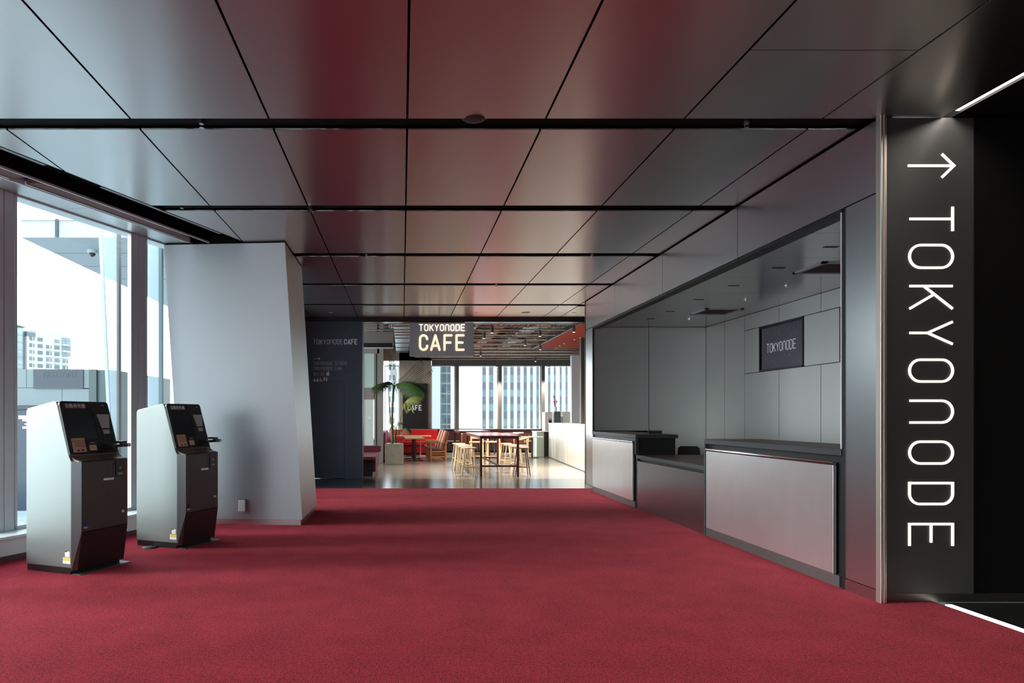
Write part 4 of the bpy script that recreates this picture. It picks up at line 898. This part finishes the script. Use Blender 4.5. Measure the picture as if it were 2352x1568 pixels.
MB().box(-2.9, -0.62, 0.42, 2.5, -0.05, 0.445).build('seat_edge', mat('bench_pink', srgb(150, 110, 110), 0.5), t); MB().box(-2.9, -0.1, 0.86, 2.5, 0.3, 0.905).build('ledge', black, t)

# armchairs
oak = mat('oak', srgb(168, 112, 62), 0.45, noise=0.15, nscale=8, stretch=(1,1,8)); ash = mat('ash', srgb(216, 190, 150), 0.45, noise=0.1, nscale=8, stretch=(1,1,6))
cush = mat('cushion_brown', srgb(160, 98, 78), 0.6); cush2 = mat('cushion_plum', srgb(98, 48, 48), 0.6)
def make_lounge():
    t = thing('lounge_armchair', 'wooden armchair with tan back cushion, nearest of the three', 'armchair', (1.10, 21.6, 0), 0, 'three wooden armchairs in a row')
    for x in (-0.20, 0.26):
        for y in (-0.3, 0.3): MB().box(x-0.022, y-0.02, 0, x+0.022, y+0.02, 0.60 if x < 0 else 0.58).build('leg', oak, t)
    for y in (-0.3, 0.3): MB().box(-0.26, y-0.035, 0.58, 0.32, y+0.035, 0.605).build('armrest', oak, t, bevel=0.006)
    m = MB()
    for y in (-0.3, 0.3): m.box(-0.2, y-0.012, 0.14, 0.26, y+0.012, 0.175).box(-0.2, y-0.012, 0.30, 0.26, y+0.012, 0.335).box(-0.2, y-0.012, 0.235, 0.26, y+0.012, 0.25)
    m.box(-0.215, -0.3, 0.29, -0.185, 0.3, 0.335).box(0.245, -0.3, 0.22, 0.275, 0.3, 0.26); m.build('stretcher', oak, t)
    MB().prism([(-0.30,0.36),(0.17,0.31),(0.18,0.39),(-0.29,0.44)], -0.27, 0.27, lambda a, b, d: (a, d, b)).build('seat_cushion', cush2, t, bevel=0.03)
    MB().prism([(0.06,0.38),(0.16,0.35),(0.34,0.95),(0.25,0.98)], -0.27, 0.27, lambda a, b, d: (a, d, b)).build('back_cushion', cush, t, bevel=0.035)
    MB().prism([(0.17,0.34),(0.195,0.34),(0.375,0.93),(0.35,0.94)], -0.26, 0.26, lambda a, b, d: (a, d, b)).build('back_frame', oak, t)
    return t
lc = make_lounge(); copy_thing(lc, (1.08, 22.55, 0), None, 'wooden armchair with tan back cushion, middle of the three'); copy_thing(lc, (1.06, 23.5, 0), None, 'wooden armchair with tan back cushion, farthest of the three')
# small pedestal tables
tabletop = mat('table_wood', srgb(200, 160, 120), 0.4, noise=0.1, nscale=5)
def make_ptable():
    t = thing('pedestal_table', 'small oak-topped table on a dark maroon pedestal beside the planter', 'table', (0.40, 21.75, 0), 0, 'small tables by the red bench')
    MB().box(-0.30, -0.35, 0.70, 0.30, 0.35, 0.735).build('tabletop', tabletop, t, bevel=0.005); MB().cyl((0,0,0.02),(0,0,0.70),0.045,n=14).build('pedestal', oxblood, t)
    MB().box(-0.26,-0.03,0,0.26,0.03,0.025).box(-0.03,-0.26,0,0.03,0.26,0.025).build('foot', oxblood, t); return t
pt = make_ptable(); copy_thing(pt, (0.36, 22.75, 0), None, 'small oak-topped table on a maroon pedestal, just behind the first by the armchairs')
t = thing('side_table', 'pale thin-legged table in front of the long red bench', 'table', (0.35, 24.4, 0)); MB().box(-0.68, -0.3, 0.70, 0.68, 0.3, 0.73).build('tabletop', tabletop, t)
for x in (-0.35, 0.30): MB().cyl((x,0,0.02),(x,0,0.70),0.022).cyl((x,0,0),(x,0,0.02),0.16,n=18).build('leg', mat('leg_pink', srgb(215,150,140), 0.4), t)

# bar table
def make_bar(loc, length, w, label):
    t = thing('bar_table', label, 'table', loc, 0, 'long oxblood bar tables')
    hw = w/2
    MB().box(-hw-0.02, -0.02, 0.935, hw+0.02, length+0.02, 0.962).build('tabletop', mat('bar_top', srgb(120, 66, 66), 0.18), t, bevel=0.003)
    for x in (-hw+0.02, hw-0.02):
        for y in (0.02, length-0.02): MB().box(x-0.026, y-0.026, 0, x+0.026, y+0.026, 0.90).build('leg', oxblood, t)
    MB().box(-hw, 0.0, 0.89, hw, 0.035, 0.935).box(-hw, length-0.035, 0.89, hw, length, 0.935).box(-hw, 0, 0.89, -hw+0.03, length, 0.935).box(hw-0.03, 0, 0.89, hw, length, 0.935).build('apron', oxblood, t)
    m = MB(); 
    for y in (0.02, length-0.02): m.box(-hw+0.04, y-0.02, 0.23, hw-0.04, y+0.02, 0.27)
    m.box(-0.02, 0.04, 0.235, 0.02, length-0.04, 0.27).build('footrail', oxblood, t); return t
make_bar((2.27, 15.93, 0), 3.4, 0.90, 'long oxblood bar table with stools, nearest the entrance'); make_bar((2.25, 21.2, 0), 2.2, 0.94, 'second oxblood bar table behind the first, near the windows')
def make_stool(m_, name_lab, loc):
    t = thing('bar_stool', name_lab, 'stool', loc, 0, 'round ash bar stools at the long table')
    MB().cyl((0,0,0.645),(0,0,0.67),0.178,n=24).build('seat', m_, t, bevel=0.006)
    for sx in (-1, 1):
        for sy in (-1, 1): MB().cyl((sx*0.10,sy*0.10,0.65),(sx*0.175,sy*0.15,0.0),0.016,0.013,n=8).build('leg', m_, t)
    m = MB()
    for s_ in (-1, 1): m.cyl((-0.155, s_*0.135, 0.20),(0.155, s_*0.135, 0.20),0.010,n=6); m.cyl((s_*0.15,-0.13,0.26),(s_*0.15,0.13,0.26),0.010,n=6)
    m.cyl((-0.155, 0.135, 0.26),(0.155, 0.135, 0.26),0.009,n=6); m.build('rung', m_, t); return t
on = ['nearest the entrance', 'second from the entrance', 'third from the entrance', 'fourth from the entrance']
ysx = [16.35, 17.2, 18.05, 18.95]
s0 = make_stool(ash, 'pale wooden stool left of the long bar table, nearest the entrance', (1.60, ysx[0], 0))
for k in (1, 2, 3): copy_thing(s0, (1.60-0.01*k, ysx[k], 0), R(3*k), 'pale wooden stool left of the long bar table, '+on[k])
shaded_ash = mat('ash_in_shade', srgb(120, 100, 80), 0.45)  # same ash wood, its colour darkened to paint in the shade on this stool
s1 = make_stool(shaded_ash, 'wooden stool with shade painted into its darker colour, right of the long bar table, nearest the entrance', (2.86, ysx[0], 0))
for k in (1, 2, 3): copy_thing(s0, (2.86, ysx[k], 0), R(-4*k), 'pale wooden stool right of the long bar table, '+on[k])
# high chairs at the far end
def make_high(loc, lab):
    t = thing('high_chair', lab, 'bar chair', loc, 0, 'pale framed high chairs at the far table end')
    for x in (-0.17, 0.17):
        for y in (-0.16, 0.16): MB().box(x-0.022, y-0.02, 0, x+0.022, y+0.02, 0.82 if y < 0 else 0.66).build('leg', ash, t)
    MB().box(-0.2,-0.2,0.64,0.2,0.2,0.67).build('seat', ash, t, bevel=0.006); MB().box(-0.17,-0.18,0.76,0.17,-0.15,0.83).build('back_rail', ash, t)
    MB().box(-0.17,-0.17,0.2,0.17,-0.15,0.23).box(-0.17,0.15,0.2,0.17,0.17,0.23).build('rung', ash, t); return t
hc = make_high((2.20, 20.25, 0), 'pale high chair at the far end of the bar table, left one'); copy_thing(hc, (2.70, 20.35, 0), None, 'pale high chair at the far end of the bar table, right one')
# curved armchairs and wishbone style chairs
def make_tub(loc, rz, lab):
    t = thing('tub_armchair', lab, 'armchair', loc, rz, 'brown tub armchairs before the windows')
    m = MB(); N = 14
    for i in range(N):
        a0, a1 = R(-20+220*i/N), R(-20+220*(i+1)/N)
        m.prism([(0.30*math.cos(a0),0.26*math.sin(a0)),(0.34*math.cos(a0),0.30*math.sin(a0)),(0.34*math.cos(a1),0.30*math.sin(a1)),(0.30*math.cos(a1),0.26*math.sin(a1))], 0.36, 0.78)
    m.build('shell', mat('tub_brown', srgb(110, 58, 40), 0.5), t); pts = [(0.325*math.cos(R(-20+220*i/16)), 0.285*math.sin(R(-20+220*i/16)), 0.80) for i in range(17)]
    MB().tube(pts, 0.018, 8).build('rim', rail_white, t, smooth=True); MB().cyl((0,0,0.36),(0,0,0.44),0.27,n=20).build('seat', cush2, t)
    for x in (-0.22, 0.22):
        for y in (-0.18, 0.2): MB().cyl((x*0.9,y*0.9,0.37),(x*1.1,y*1.1,0),0.015,0.012,n=8).build('leg', oak, t)
    return t
tb = make_tub((2.45, 24.6, 0), R(10), 'brown tub armchair with pale rim seen left above the bar table'); copy_thing(tb, (3.85, 24.5, 0), R(-10), 'brown tub armchair with pale rim seen right above the bar table'); copy_thing(tb, (4.45, 25.6, 0), R(80), 'brown tub armchair with pale rim beside the pale bar end panel')
def make_wish(loc, rz, lab):
    t = thing('wooden_chair', lab, 'chair', loc, rz, 'light wooden chairs near the bar')
    for x, y, h_ in ((-0.2,-0.2,0.44),(0.2,-0.2,0.44),(-0.19,0.2,0.78),(0.19,0.2,0.78)): MB().cyl((x,y,0),(x*0.92,y*0.95,h_),0.017,0.014,n=8).build('leg', ash, t)
    MB().box(-0.23,-0.22,0.43,0.23,0.21,0.46).build('seat', ash, t, bevel=0.01)
    MB().tube([(-0.27,-0.1,0.68),(-0.25,0.1,0.72),(-0.16,0.22,0.77),(0,0.25,0.79),(0.16,0.22,0.77),(0.25,0.1,0.72),(0.27,-0.1,0.68)],0.016,8).build('top_rail', ash, t, smooth=True)
    MB().prism([(-0.05,0.46),(0.05,0.46),(0.11,0.78),(-0.11,0.78)], 0.19, 0.205, lambda a, b, d: (a, d+(b-0.46)*0.12, b)).build('splat', ash, t); return t
wc = make_wish((3.75, 21.5, 0), R(-95), 'light wooden chair with curved top rail right of the bar table'); copy_thing(wc, (3.95, 22.9, 0), R(80), 'light wooden chair with curved top rail, farther one near the bar end')
t = thing('cafe_table', 'pale round cafe table by the bar end panel', 'table', (4.45, 23.4, 0)); MB().cyl((0,0,0.70),(0,0,0.725),0.38,n=28).build('tabletop', rail_white, t); MB().cyl((0,0,0),(0,0,0.70),0.03).cyl((0,0,0),(0,0,0.02),0.22,n=20).build('pedestal', dark_plate, t)
t = thing('cafe_table', 'pale low table glimpsed beyond the long bar tables by the window bench', 'table', (3.1, 25.9, 0)); MB().box(-0.7,-0.3,0.70,0.7,0.3,0.73).build('tabletop', rail_white, t); MB().cyl((-0.4,0,0),(-0.4,0,0.7),0.03).cyl((0.4,0,0),(0.4,0,0.7),0.03).build('leg', dark_plate, t)

# ---------------------------------------------------------------- bar counter
clad = mat('bar_cladding', (0.72, 0.71, 0.66), 0.4, 0.6, noise=0.12, nscale=1.5, stretch=(2,2,0.15))
t = thing('bar_counter', 'long pale metal-clad bar counter at the right of the cafe', 'bar counter', (4.6, 17.0, 0), -math.atan(0.0695))
bl = 6.6
MB().box(0.02, -1.0, 0.0, 0.75, bl, 1.17).build('body', mat('bar_body', (0.3,0.3,0.29), 0.5, 0.6), t); m = MB(); n = 20; dyy = (bl+1)/n
for k in range(n): m.box(0.0, -1+k*dyy+0.003, 0.03, 0.02, -1+(k+1)*dyy-0.003, 1.17)
m.build('cladding', clad, t); MB().box(-0.02, -1.02, 1.17, 0.78, bl+0.02, 1.20).build('worktop', mat('bar_top_white', (0.62,0.64,0.64), 0.3), t)
t = thing('cabinet', 'low pale panelled cabinet at the far end of the bar counter', 'cabinet', (X_(1243,24.0), 24.3, 0)); MB().box(-0.16,-0.3,0,0.10,0.5,0.87).build('body', mat('cabinet_pale', srgb(190,205,192), 0.4), t); MB().box(0.10,-0.28,0,0.30,0.5,0.87).build('gap', mat('gap_brown', (0.05,0.04,0.03), 0.6), t)
MB().box(-0.18,-0.32,0.87,0.32,0.52,0.89).build('worktop', rail_white, t)
def cab(px0, px1, py, Y, m_, lab, nm='cabinet'):
    x0, x1 = X_(px0,Y), X_(px1,Y); t = thing(nm, lab, 'cabinet', ((x0+x1)/2, Y, 0)); w2 = (x1-x0)/2-0.03
    MB().box(-w2, 0, 0, w2, 0.5, Z_(py,Y)-0.02).build('body', m_, t); MB().box(-w2-0.005, -0.01, Z_(py,Y)-0.02, w2+0.005, 0.51, Z_(py,Y)).build('worktop', rail_white, t)
cab(1250, 1270, 946, 25.0, mat('cab_cream', srgb(225,215,205), 0.5), 'cream panelled back counter unit behind the bar, leftmost')
cab(1271, 1290, 944, 25.0, mat('cab_grey', srgb(112,122,124), 0.35, 0.5), 'dark grey steel unit behind the bar, in the middle')
cab(1291, 1313, 945, 25.0, mat('cab_sage', srgb(196,200,186), 0.5), 'pale sage unit behind the bar, beside the blue-white wall')
for k, px in enumerate((1261.5, 1265.5)):
    p = at(px, 974, 22.3); tag(MB().cyl((p.x,p.y,1.20),(p.x,p.y,1.30),0.028,n=10).cyl((p.x,p.y,1.30),(p.x,p.y,1.36),0.01,n=8).build('bottle', maroon_dark), 'small dark bottle on the bar counter, '+('left one' if k == 0 else 'right one'), 'bottle', 'dark bottles on the bar')
# flowers on the bar
p = at(1278, 944, 25.05); t = thing('flower_vase', 'tall pink flower stems in a vase on the grey unit behind the bar', 'vase', (p.x, p.y+0.15, Z_(944,25.0)))
MB().cyl((0,0,0),(0,0,0.16),0.045,0.055,n=14).build('vase', rail_white, t); m = MB(); rr = random.Random(5); fl = MB()
for k in range(9):
    a = rr.uniform(0, 6.28); s_ = rr.uniform(0.03, 0.14); h_ = rr.uniform(0.3, 0.75); m.cyl((0,0,0.1),(s_*math.cos(a),s_*math.sin(a),h_),0.004,n=5)
    if h_ < 0.6: fl.sphere((s_*math.cos(a),s_*math.sin(a),h_),0.035,8)
m.build('stems', mat('stem_grey', srgb(90,90,95), 0.6), t); fl.build('blossoms', mat('blossom', srgb(190,90,120), 0.6), t)

# ================================================================ POTTED PALM
YPm = 20.38
t = thing('potted_palm', 'tall arching palm in a square concrete planter', 'potted palm', (-0.235, YPm, 0))
conc = mat('concrete', srgb(132, 126, 112), 0.8, noise=0.12, nscale=9)
MB().box(-0.275,-0.275,0,0.275,0.275,0.60).build('planter', conc, t, bevel=0.008)
m = MB(); rr = random.Random(9)
for k in range(45): m.sphere((rr.uniform(-0.24,0.24), rr.uniform(-0.24,0.24), 0.605), rr.uniform(0.018,0.035), 6, (1,1,0.7))
o = m.build('pebbles', mat('pebble', srgb(190,185,180), 0.7), t); o['kind'] = 'stuff'
def pl(px, py, dy=0): v = at(px, py, YPm+dy); return Vector((v.x+0.235, dy, v.z))
trunk = mat('palm_trunk', srgb(92, 82, 62), 0.8, noise=0.35, nscale=14, stretch=(1,1,3)); stem_m = mat('palm_stem', srgb(96,104,58), 0.6)
def curve_pts(a, b, c, n=10): return [a*(1-u)**2+b*2*u*(1-u)+c*u*u for u in [i/n for i in range(n+1)]]
for a, b, c, r0, r1 in ((pl(902,1022),pl(898,950),pl(905,885),0.042,0.03),(pl(898,975),pl(893,930),pl(893,890),0.02,0.012),(pl(910,1022,0.1),pl(906,1005,0.1),pl(910,985,0.1),0.04,0.03),(pl(913,1005,-0.05),pl(918,950,-0.1),pl(932,925,-0.1),0.012,0.008)):
    pts = curve_pts(a, b, c); MB().tube(pts, [r0+(r1-r0)*i/10 for i in range(11)], 8).build('stem', trunk if r0 > 0.03 else stem_m, t, smooth=True)
leafs = [mat('palm_leaf', srgb(58, 92, 34), 0.45), mat('palm_leaf_dark', srgb(30, 58, 28), 0.45), mat('palm_leaf_yellow', srgb(132, 140, 48), 0.5)]
def frond(a, b, c, n, ll, droop, m_, wdt=0.011, side=None):
    n = int(n*1.15)
    pts = curve_pts(a, b, c, n); m = MB(); m.tube(pts, [0.009*(1-0.7*i/n) for i in range(n+1)], 5)
    for i in range(1, n):
        u = i/n; tan = (pts[i+1]-pts[i-1]).normalized(); sd = (side or tan.cross(Vector((0,0,1)))); sd = sd.normalized() if sd.length > 0.05 else Vector((0,1,0))
        L_ = ll*(math.sin(math.pi*min(1, 0.18+u*0.85))**0.7)
        for s_ in (-1, 1):
            d0 = (sd*s_*0.75 + tan*0.6).normalized(); p = pts[i]; prev = None; ribs = []
            for q in range(5):
                v = q/4; pos = p + d0*L_*v + Vector((0,0,-droop*L_*v*v)); ww = wdt*math.sin(math.pi*min(0.97, v*0.85+0.12))
                ribs.append((pos-tan*ww, pos+tan*ww+Vector((0,0,0.004))))
            b_ = len(m.v)
            for r_ in ribs: m.v += [tuple(r_[0]), tuple(r_[1])]
            m.f += [(b_+2*q, b_+2*q+1, b_+2*q+3, b_+2*q+2) for q in range(4)]
    m.build('frond', m_, t)
C0 = pl(905, 885)
frond(C0, pl(885,868,-0.2), pl(852,892,-0.35), 18, 0.34, 0.9, leafs[0]); frond(C0, pl(880,868,-0.3), pl(862,905,-0.5), 16, 0.34, 0.9, leafs[1]); frond(C0, pl(890,865,0.1), pl(872,890,-0.1), 14, 0.32, 0.9, leafs[1])
frond(C0, pl(900,840), pl(893,800), 22, 0.22, 0.5, leafs[1], side=Vector((0.5,1,0))); frond(C0, pl(915,850,0.2), pl(902,822,0.5), 20, 0.20, 0.5, leafs[0], side=Vector((0.3,1,0)))
frond(C0, pl(938,880,0.1), pl(972,815,0.2), 26, 0.42, 0.55, leafs[1], side=Vector((0.5,0.2,-0.7)), wdt=0.008); frond(C0, pl(940,895,0.3), pl(1000,842,0.3), 22, 0.30, 0.6, leafs[1], side=Vector((0.4,0.5,-0.7)), wdt=0.007)
frond(C0, pl(945,862,-0.1), pl(984,900,-0.2), 24, 0.36, 1.3, leafs[1]); frond(C0, pl(940,866,-0.3), pl(976,905,-0.5), 22, 0.36, 1.3, leafs[0]); frond(C0, pl(938,870,0.3), pl(965,895,0.5), 20, 0.34, 1.2, leafs[1])
frond(pl(928,930,-0.1), pl(938,905,-0.15), pl(972,912,-0.2), 20, 0.26, 1.1, leafs[2]); frond(pl(928,930,-0.1), pl(932,915,-0.2), pl(945,940,-0.3), 14, 0.24, 1.1, leafs[2]); frond(C0, pl(900,880,-0.1), pl(908,915,-0.2), 14, 0.26, 1.0, leafs[0])
frond(pl(915,1000,0), pl(930,970,0), pl(947,992,0), 14, 0.22, 1.1, leafs[0]); frond(pl(912,990,0), pl(903,965,0), pl(898,985,0), 10, 0.2, 1.0, leafs[2]); frond(pl(910,985,0.1), pl(915,960,0.1), pl(920,975,0.2), 10, 0.2, 0.9, leafs[0])

# ================================================================ OUTSIDE
struct(MB().box(-900, -300, -36, 900, 1200, -35).build('ground', mat('city_ground', (0.46,0.50,0.52), 0.9)))
# terrace building at left
struct(MB().prism([(-30, 9.6), (-3.9, 9.6), (-3.9, 30), (-30, 30)], -1.2, -0.8).build('floor_terrace', mat('terrace_paving', (0.36,0.42,0.46), 0.35, noise=0.15, nscale=2, stretch=(0.3,3,1))))
YT = 16.0; tp = mat('terrace_panel', srgb(104,114,118), 0.45, 0.1); td = mat('terrace_dark', srgb(44,52,62), 0.3); tm = mat('terrace_mid', srgb(66,80,84), 0.4)
t = thing('terrace_building', 'low grey panelled terrace building outside the left window with dark sign and dark door', 'building', (-8.0, YT, 0))
def tx(px): return (px-924)*YT/F+8.0
def tz(py): return CAMH+(957-py)*YT/F
MB().box(tx(-260), 0.05, -0.8, tx(258), 4, tz(849)).build('core', tm, t)
m = MB().box(tx(-200), 0, tz(890), tx(60), 0.05, tz(848)).box(tx(61), 0, tz(890), tx(78), 0.05, tz(848)).box(tx(192), 0, tz(893), tx(204), 0.05, tz(848))
m.box(tx(-200), 0, tz(931), tx(37), 0.05, tz(891)).box(tx(38), 0, tz(931), tx(142), 0.05, tz(891)).box(tx(143), 0, tz(931), tx(204), 0.05, tz(891)); m.build('wall_panel', tp, t)
MB().box(tx(78), -0.03, tz(892), tx(192), 0.05, tz(848)).build('sign_panel', td, t)
text_mb('TOKYOnODE', 13*YT/F, 1.3*YT/F, (tx(178), -0.032, tz(866)), (-1,0,0), (0,0,1), gap=0.3, width=82*YT/F, depth=-0.002).build('sign_lettering', mat('sign_faint', srgb(52,62,73), 0.4), t)
MB().box(tx(205), -0.02, -0.8, tx(222), 0.05, tz(848)).build('corner_panel', mat('terrace_green', srgb(58,72,74), 0.4), t)
MB().box(tx(-100), -0.05, tz(940), tx(204), 0.05, tz(932)).build('canopy', td, t)
dr = MB().box(tx(-60), -0.02, -0.8, tx(160), 0.04, tz(942)).build('door', mat('terrace_door', srgb(36,50,66), 0.15), t)
m = MB()
for a, b, c, d in ((44,954,72,962),(53,963,72,967),(58,972,66,975),(53,979,75,984)): m.box(tx(a), -0.03, tz(d), tx(b if b < 300 else c), -0.02, tz(b)) if False else m.box(tx(a), -0.03, tz(d), tx(c), -0.02, tz(b))
m.build('notice', mat('notice_white', (0.85,0.85,0.85), 0.5), dr); MB().cyl((tx(33), -0.06, tz(1156)), (tx(33), -0.02, tz(1156)), 0.028).build('knob', letter_white, dr)
# canopy slab outside
t = thing('roof_canopy', 'flat grey roof canopy jutting outside above the left window', 'canopy', (-5.0, 14.0, 4.55))
MB().box(-1.7, -2.0, 0.0, 2.0, 6, 0.36).build('slab', conc_pale, t); MB().box(-1.72, -2.02, 0.30, 2.0, 6, 0.40).build('parapet_cap', conc_white, t)
MB().box(-1.09,-2.03,0.0,-1.04,-2.0,0.32).box(-1.7, -0.86, -0.004, 2.0, -0.84, 0.0).box(-1.7, 0.3, -0.004, 2.0, 0.32, 0.0).box(-1.7, 1.6, -0.004, 2.0, 1.62, 0.0).build('joint', td, t)
p = at(212, 563, 12.9); t2 = thing('dome_camera', 'small dome camera under the roof canopy outside the left window', 'dome camera', (p.x, p.y, 4.55)); MB().cyl((0,0,0),(0,0,-0.06),0.09,n=18).build('base', frame_grey, t2); MB().sphere((0,0,-0.07),0.06,14).build('dome', kiosk_black, t2, smooth=True)
# slanted glass outside the windows
t = thing('glass_fin', 'leaning blue-tinted glass fin outside the left window', 'glass fin', (-3.9, 9.55, 1.5))
def gf(px, py, d=0): v = at(px, py, 9.55); return (v.x+3.9, d, v.z-1.5)
YG = 9.55
m = MB(); v = [gf(224,440), gf(272,440), gf(272,1260), gf(262,1260)]; b = 0; m.v = v+[(x,0.02,z) for x,y,z in v]; m.f = [(0,1,2,3),(7,6,5,4),(0,4,5,1),(1,5,6,2),(2,6,7,3),(3,7,4,0)]; m.build('pane', fin_glass, t)
m = MB(); v = [gf(224,440,-0.03), gf(231,440,-0.03), gf(269,1260,-0.03), gf(262,1260,-0.03)]; m.v = v+[(x,0.0,z) for x,y,z in v]; m.f = [(0,1,2,3),(7,6,5,4),(0,4,5,1),(1,5,6,2),(2,6,7,3),(3,7,4,0)]; m.build('edge_seal', mat('seal_blue', (0.4,0.5,0.56), 0.3), t)
MB().box(gf(270,0)[0], -0.03, -2.3, gf(275,0)[0], 0.05, 3).build('frame', mullion_m, t)
t = thing('glass_fin', 'upright glass fin with dark edge outside the narrow window by the column', 'glass fin', (-3.2, 9.62, 1.5))
MB().box((340-924)*9.62/F+3.2, 0, -2.3, (366-924)*9.62/F+3.2, 0.02, 3).build('pane', fin_glass, t); MB().box((366-924)*9.62/F+3.2, -0.03, -2.3, (373-924)*9.62/F+3.2, 0.05, 3).build('frame', mat('fin_teal', srgb(82,100,106), 0.4), t)

# apartment building far left
bt = thing('apartment_building', 'pale apartment block with balconies and a rounded glass corner, seen through the left window', 'building', (-165, 300, -35))
A0 = Vector((-165.0, 300.0)); A1 = Vector((-156.3, 321.0)); Dv = (A1-A0).normalized(); Nv = Vector((Dv.y, -Dv.x)); Ln = (A1-A0).length
def ap(u, w, z): p = A0 + Dv*u + Nv*w; return (p.x+165, p.y-300, z+35)
def abox(m, u0, u1, w0, w1, z0, z1): m.prism([(u0,w0),(u1,w0),(u1,w1),(u0,w1)], z0, z1, ap); return m
abox(MB(), 0, Ln, -14, 0, -35, 39.0).build('wall', apt_wall_m, bt); abox(MB(), 4.5, 19, -12, -0.5, 39.0, 40.5).build('roof', apt_wall_m, bt)
flr = 2.95; rr = random.Random(11)
balc = MB(); rail_m = mat('balcony_pale', (0.55,0.54,0.53), 0.6)
bayu = [(1.2,3.9),(5.4,8.3),(9.8,12.8),(14.2,17.2),(18.6,21.6)]
for i in range(8):
    z = 35.2-flr*i
    for j, (a, b) in enumerate(bayu):
        if i == 0 and j == 2: continue
        abox(MB(), a, a+(b-a)*(0.55 if j in (0,2,4) else 0.85), -0.3, 0.06, z, z+1.7).build('window', apt_glass_m if rr.random() < 0.65 else apt_bay_m, bt); abox(MB(), b-0.7, b-0.1, -0.3, 0.05, z+0.1, z+1.6).build('window', apt_bay_m if j % 2 else apt_glass_m, bt)
        if j in (2, 3, 4): abox(balc, a-0.2, b+0.2, 0, 0.9, z-0.7, z-0.1)
balc.build('balcony', rail_m, bt)
abox(MB(), 18.2, Ln+0.3, -1, 0.15, 29.5, 38.3).build('glass_bay', apt_bay_m, bt); abox(MB(), -0.2, 4.3, -1, 0.12, 36.9, 38.9).build('glass_bay', apt_glass_m, bt)
m = MB(); m.prism([(-4+7.5*math.cos(R(a)), -6+7.2*math.sin(R(a))) for a in range(0, 360, 15)], -35, 40.2, lambda u, w, z: ap(u-2.2, w, z)); m.build('corner_tower', apt_bay_m, bt)
m = MB(); m.prism([(-4+8.3*math.cos(R(a)), -6+8.0*math.sin(R(a))) for a in range(0, 360, 15)], 40.8, 41.3, lambda u, w, z: ap(u-2.2, w, z)); m.build('tower_roof', rail_m, bt)

# city behind the cafe windows
def bx(px, Y): return (px-924)*Y/F
def tower(name, lab, px0, px1, Y, z1, m_, dep=30, strips=None, sm=None):
    x0, x1 = bx(px0,Y), bx(px1,Y); xc = (x0+x1)/2; t = thing(name, lab, 'building', (xc, Y, -35))
    MB().box(x0-xc, 0, 0, x1-xc, dep, z1+35).build('facade', m_, t)
    for a, b in strips or []: MB().box(bx(a,Y)-xc, -0.05, 0, bx(b,Y)-xc, 0.2, z1+33).build('window_strip', sm, t)
    return t
st = [(1108,1116),(1123,1133),(1156.5,1165),(1171.7,1180),(1187.5,1195),(1202.6,1210),(1217.5,1224),(1232,1238),(1245,1250),(1258.7,1264),(1272,1276.5),(1285.6,1290),(1299,1303.6)]
tower('office_tower', 'white office tower with vertical teal window strips behind the right cafe windows', 1104, 1322, 200, 70, conc_white, 40, st, tower_strip_m)
tw = tower('office_tower', 'plain white ribbed tower behind the middle cafe window', 1056, 1103, 160, 70, conc_white, 30)
m = MB()
for k in range(12): m.box(bx(1056,160)-bx(1079.5,160)+k*0.4, -0.12, 0, bx(1056,160)-bx(1079.5,160)+k*0.4+0.12, 0, 104)
m.build('rib', conc_white, tw)
tower('office_tower', 'teal glass tower with white grid beside the poster pier', 1011, 1056, 240, 80, glass_tower_m, 40)
tower('office_tower', 'blank white tower edge right of the poster pier', 975, 1011.5, 230, 80, conc_white, 40)
tower('office_tower', 'pale tower with a column of small windows behind the palm', 890, 935, 210, 60, conc_white, 30, [(903,906.5),(893,898)], bands('small_windows', 3.3, 0.55, (0.10,0.16,0.22), (0.55,0.57,0.6)))
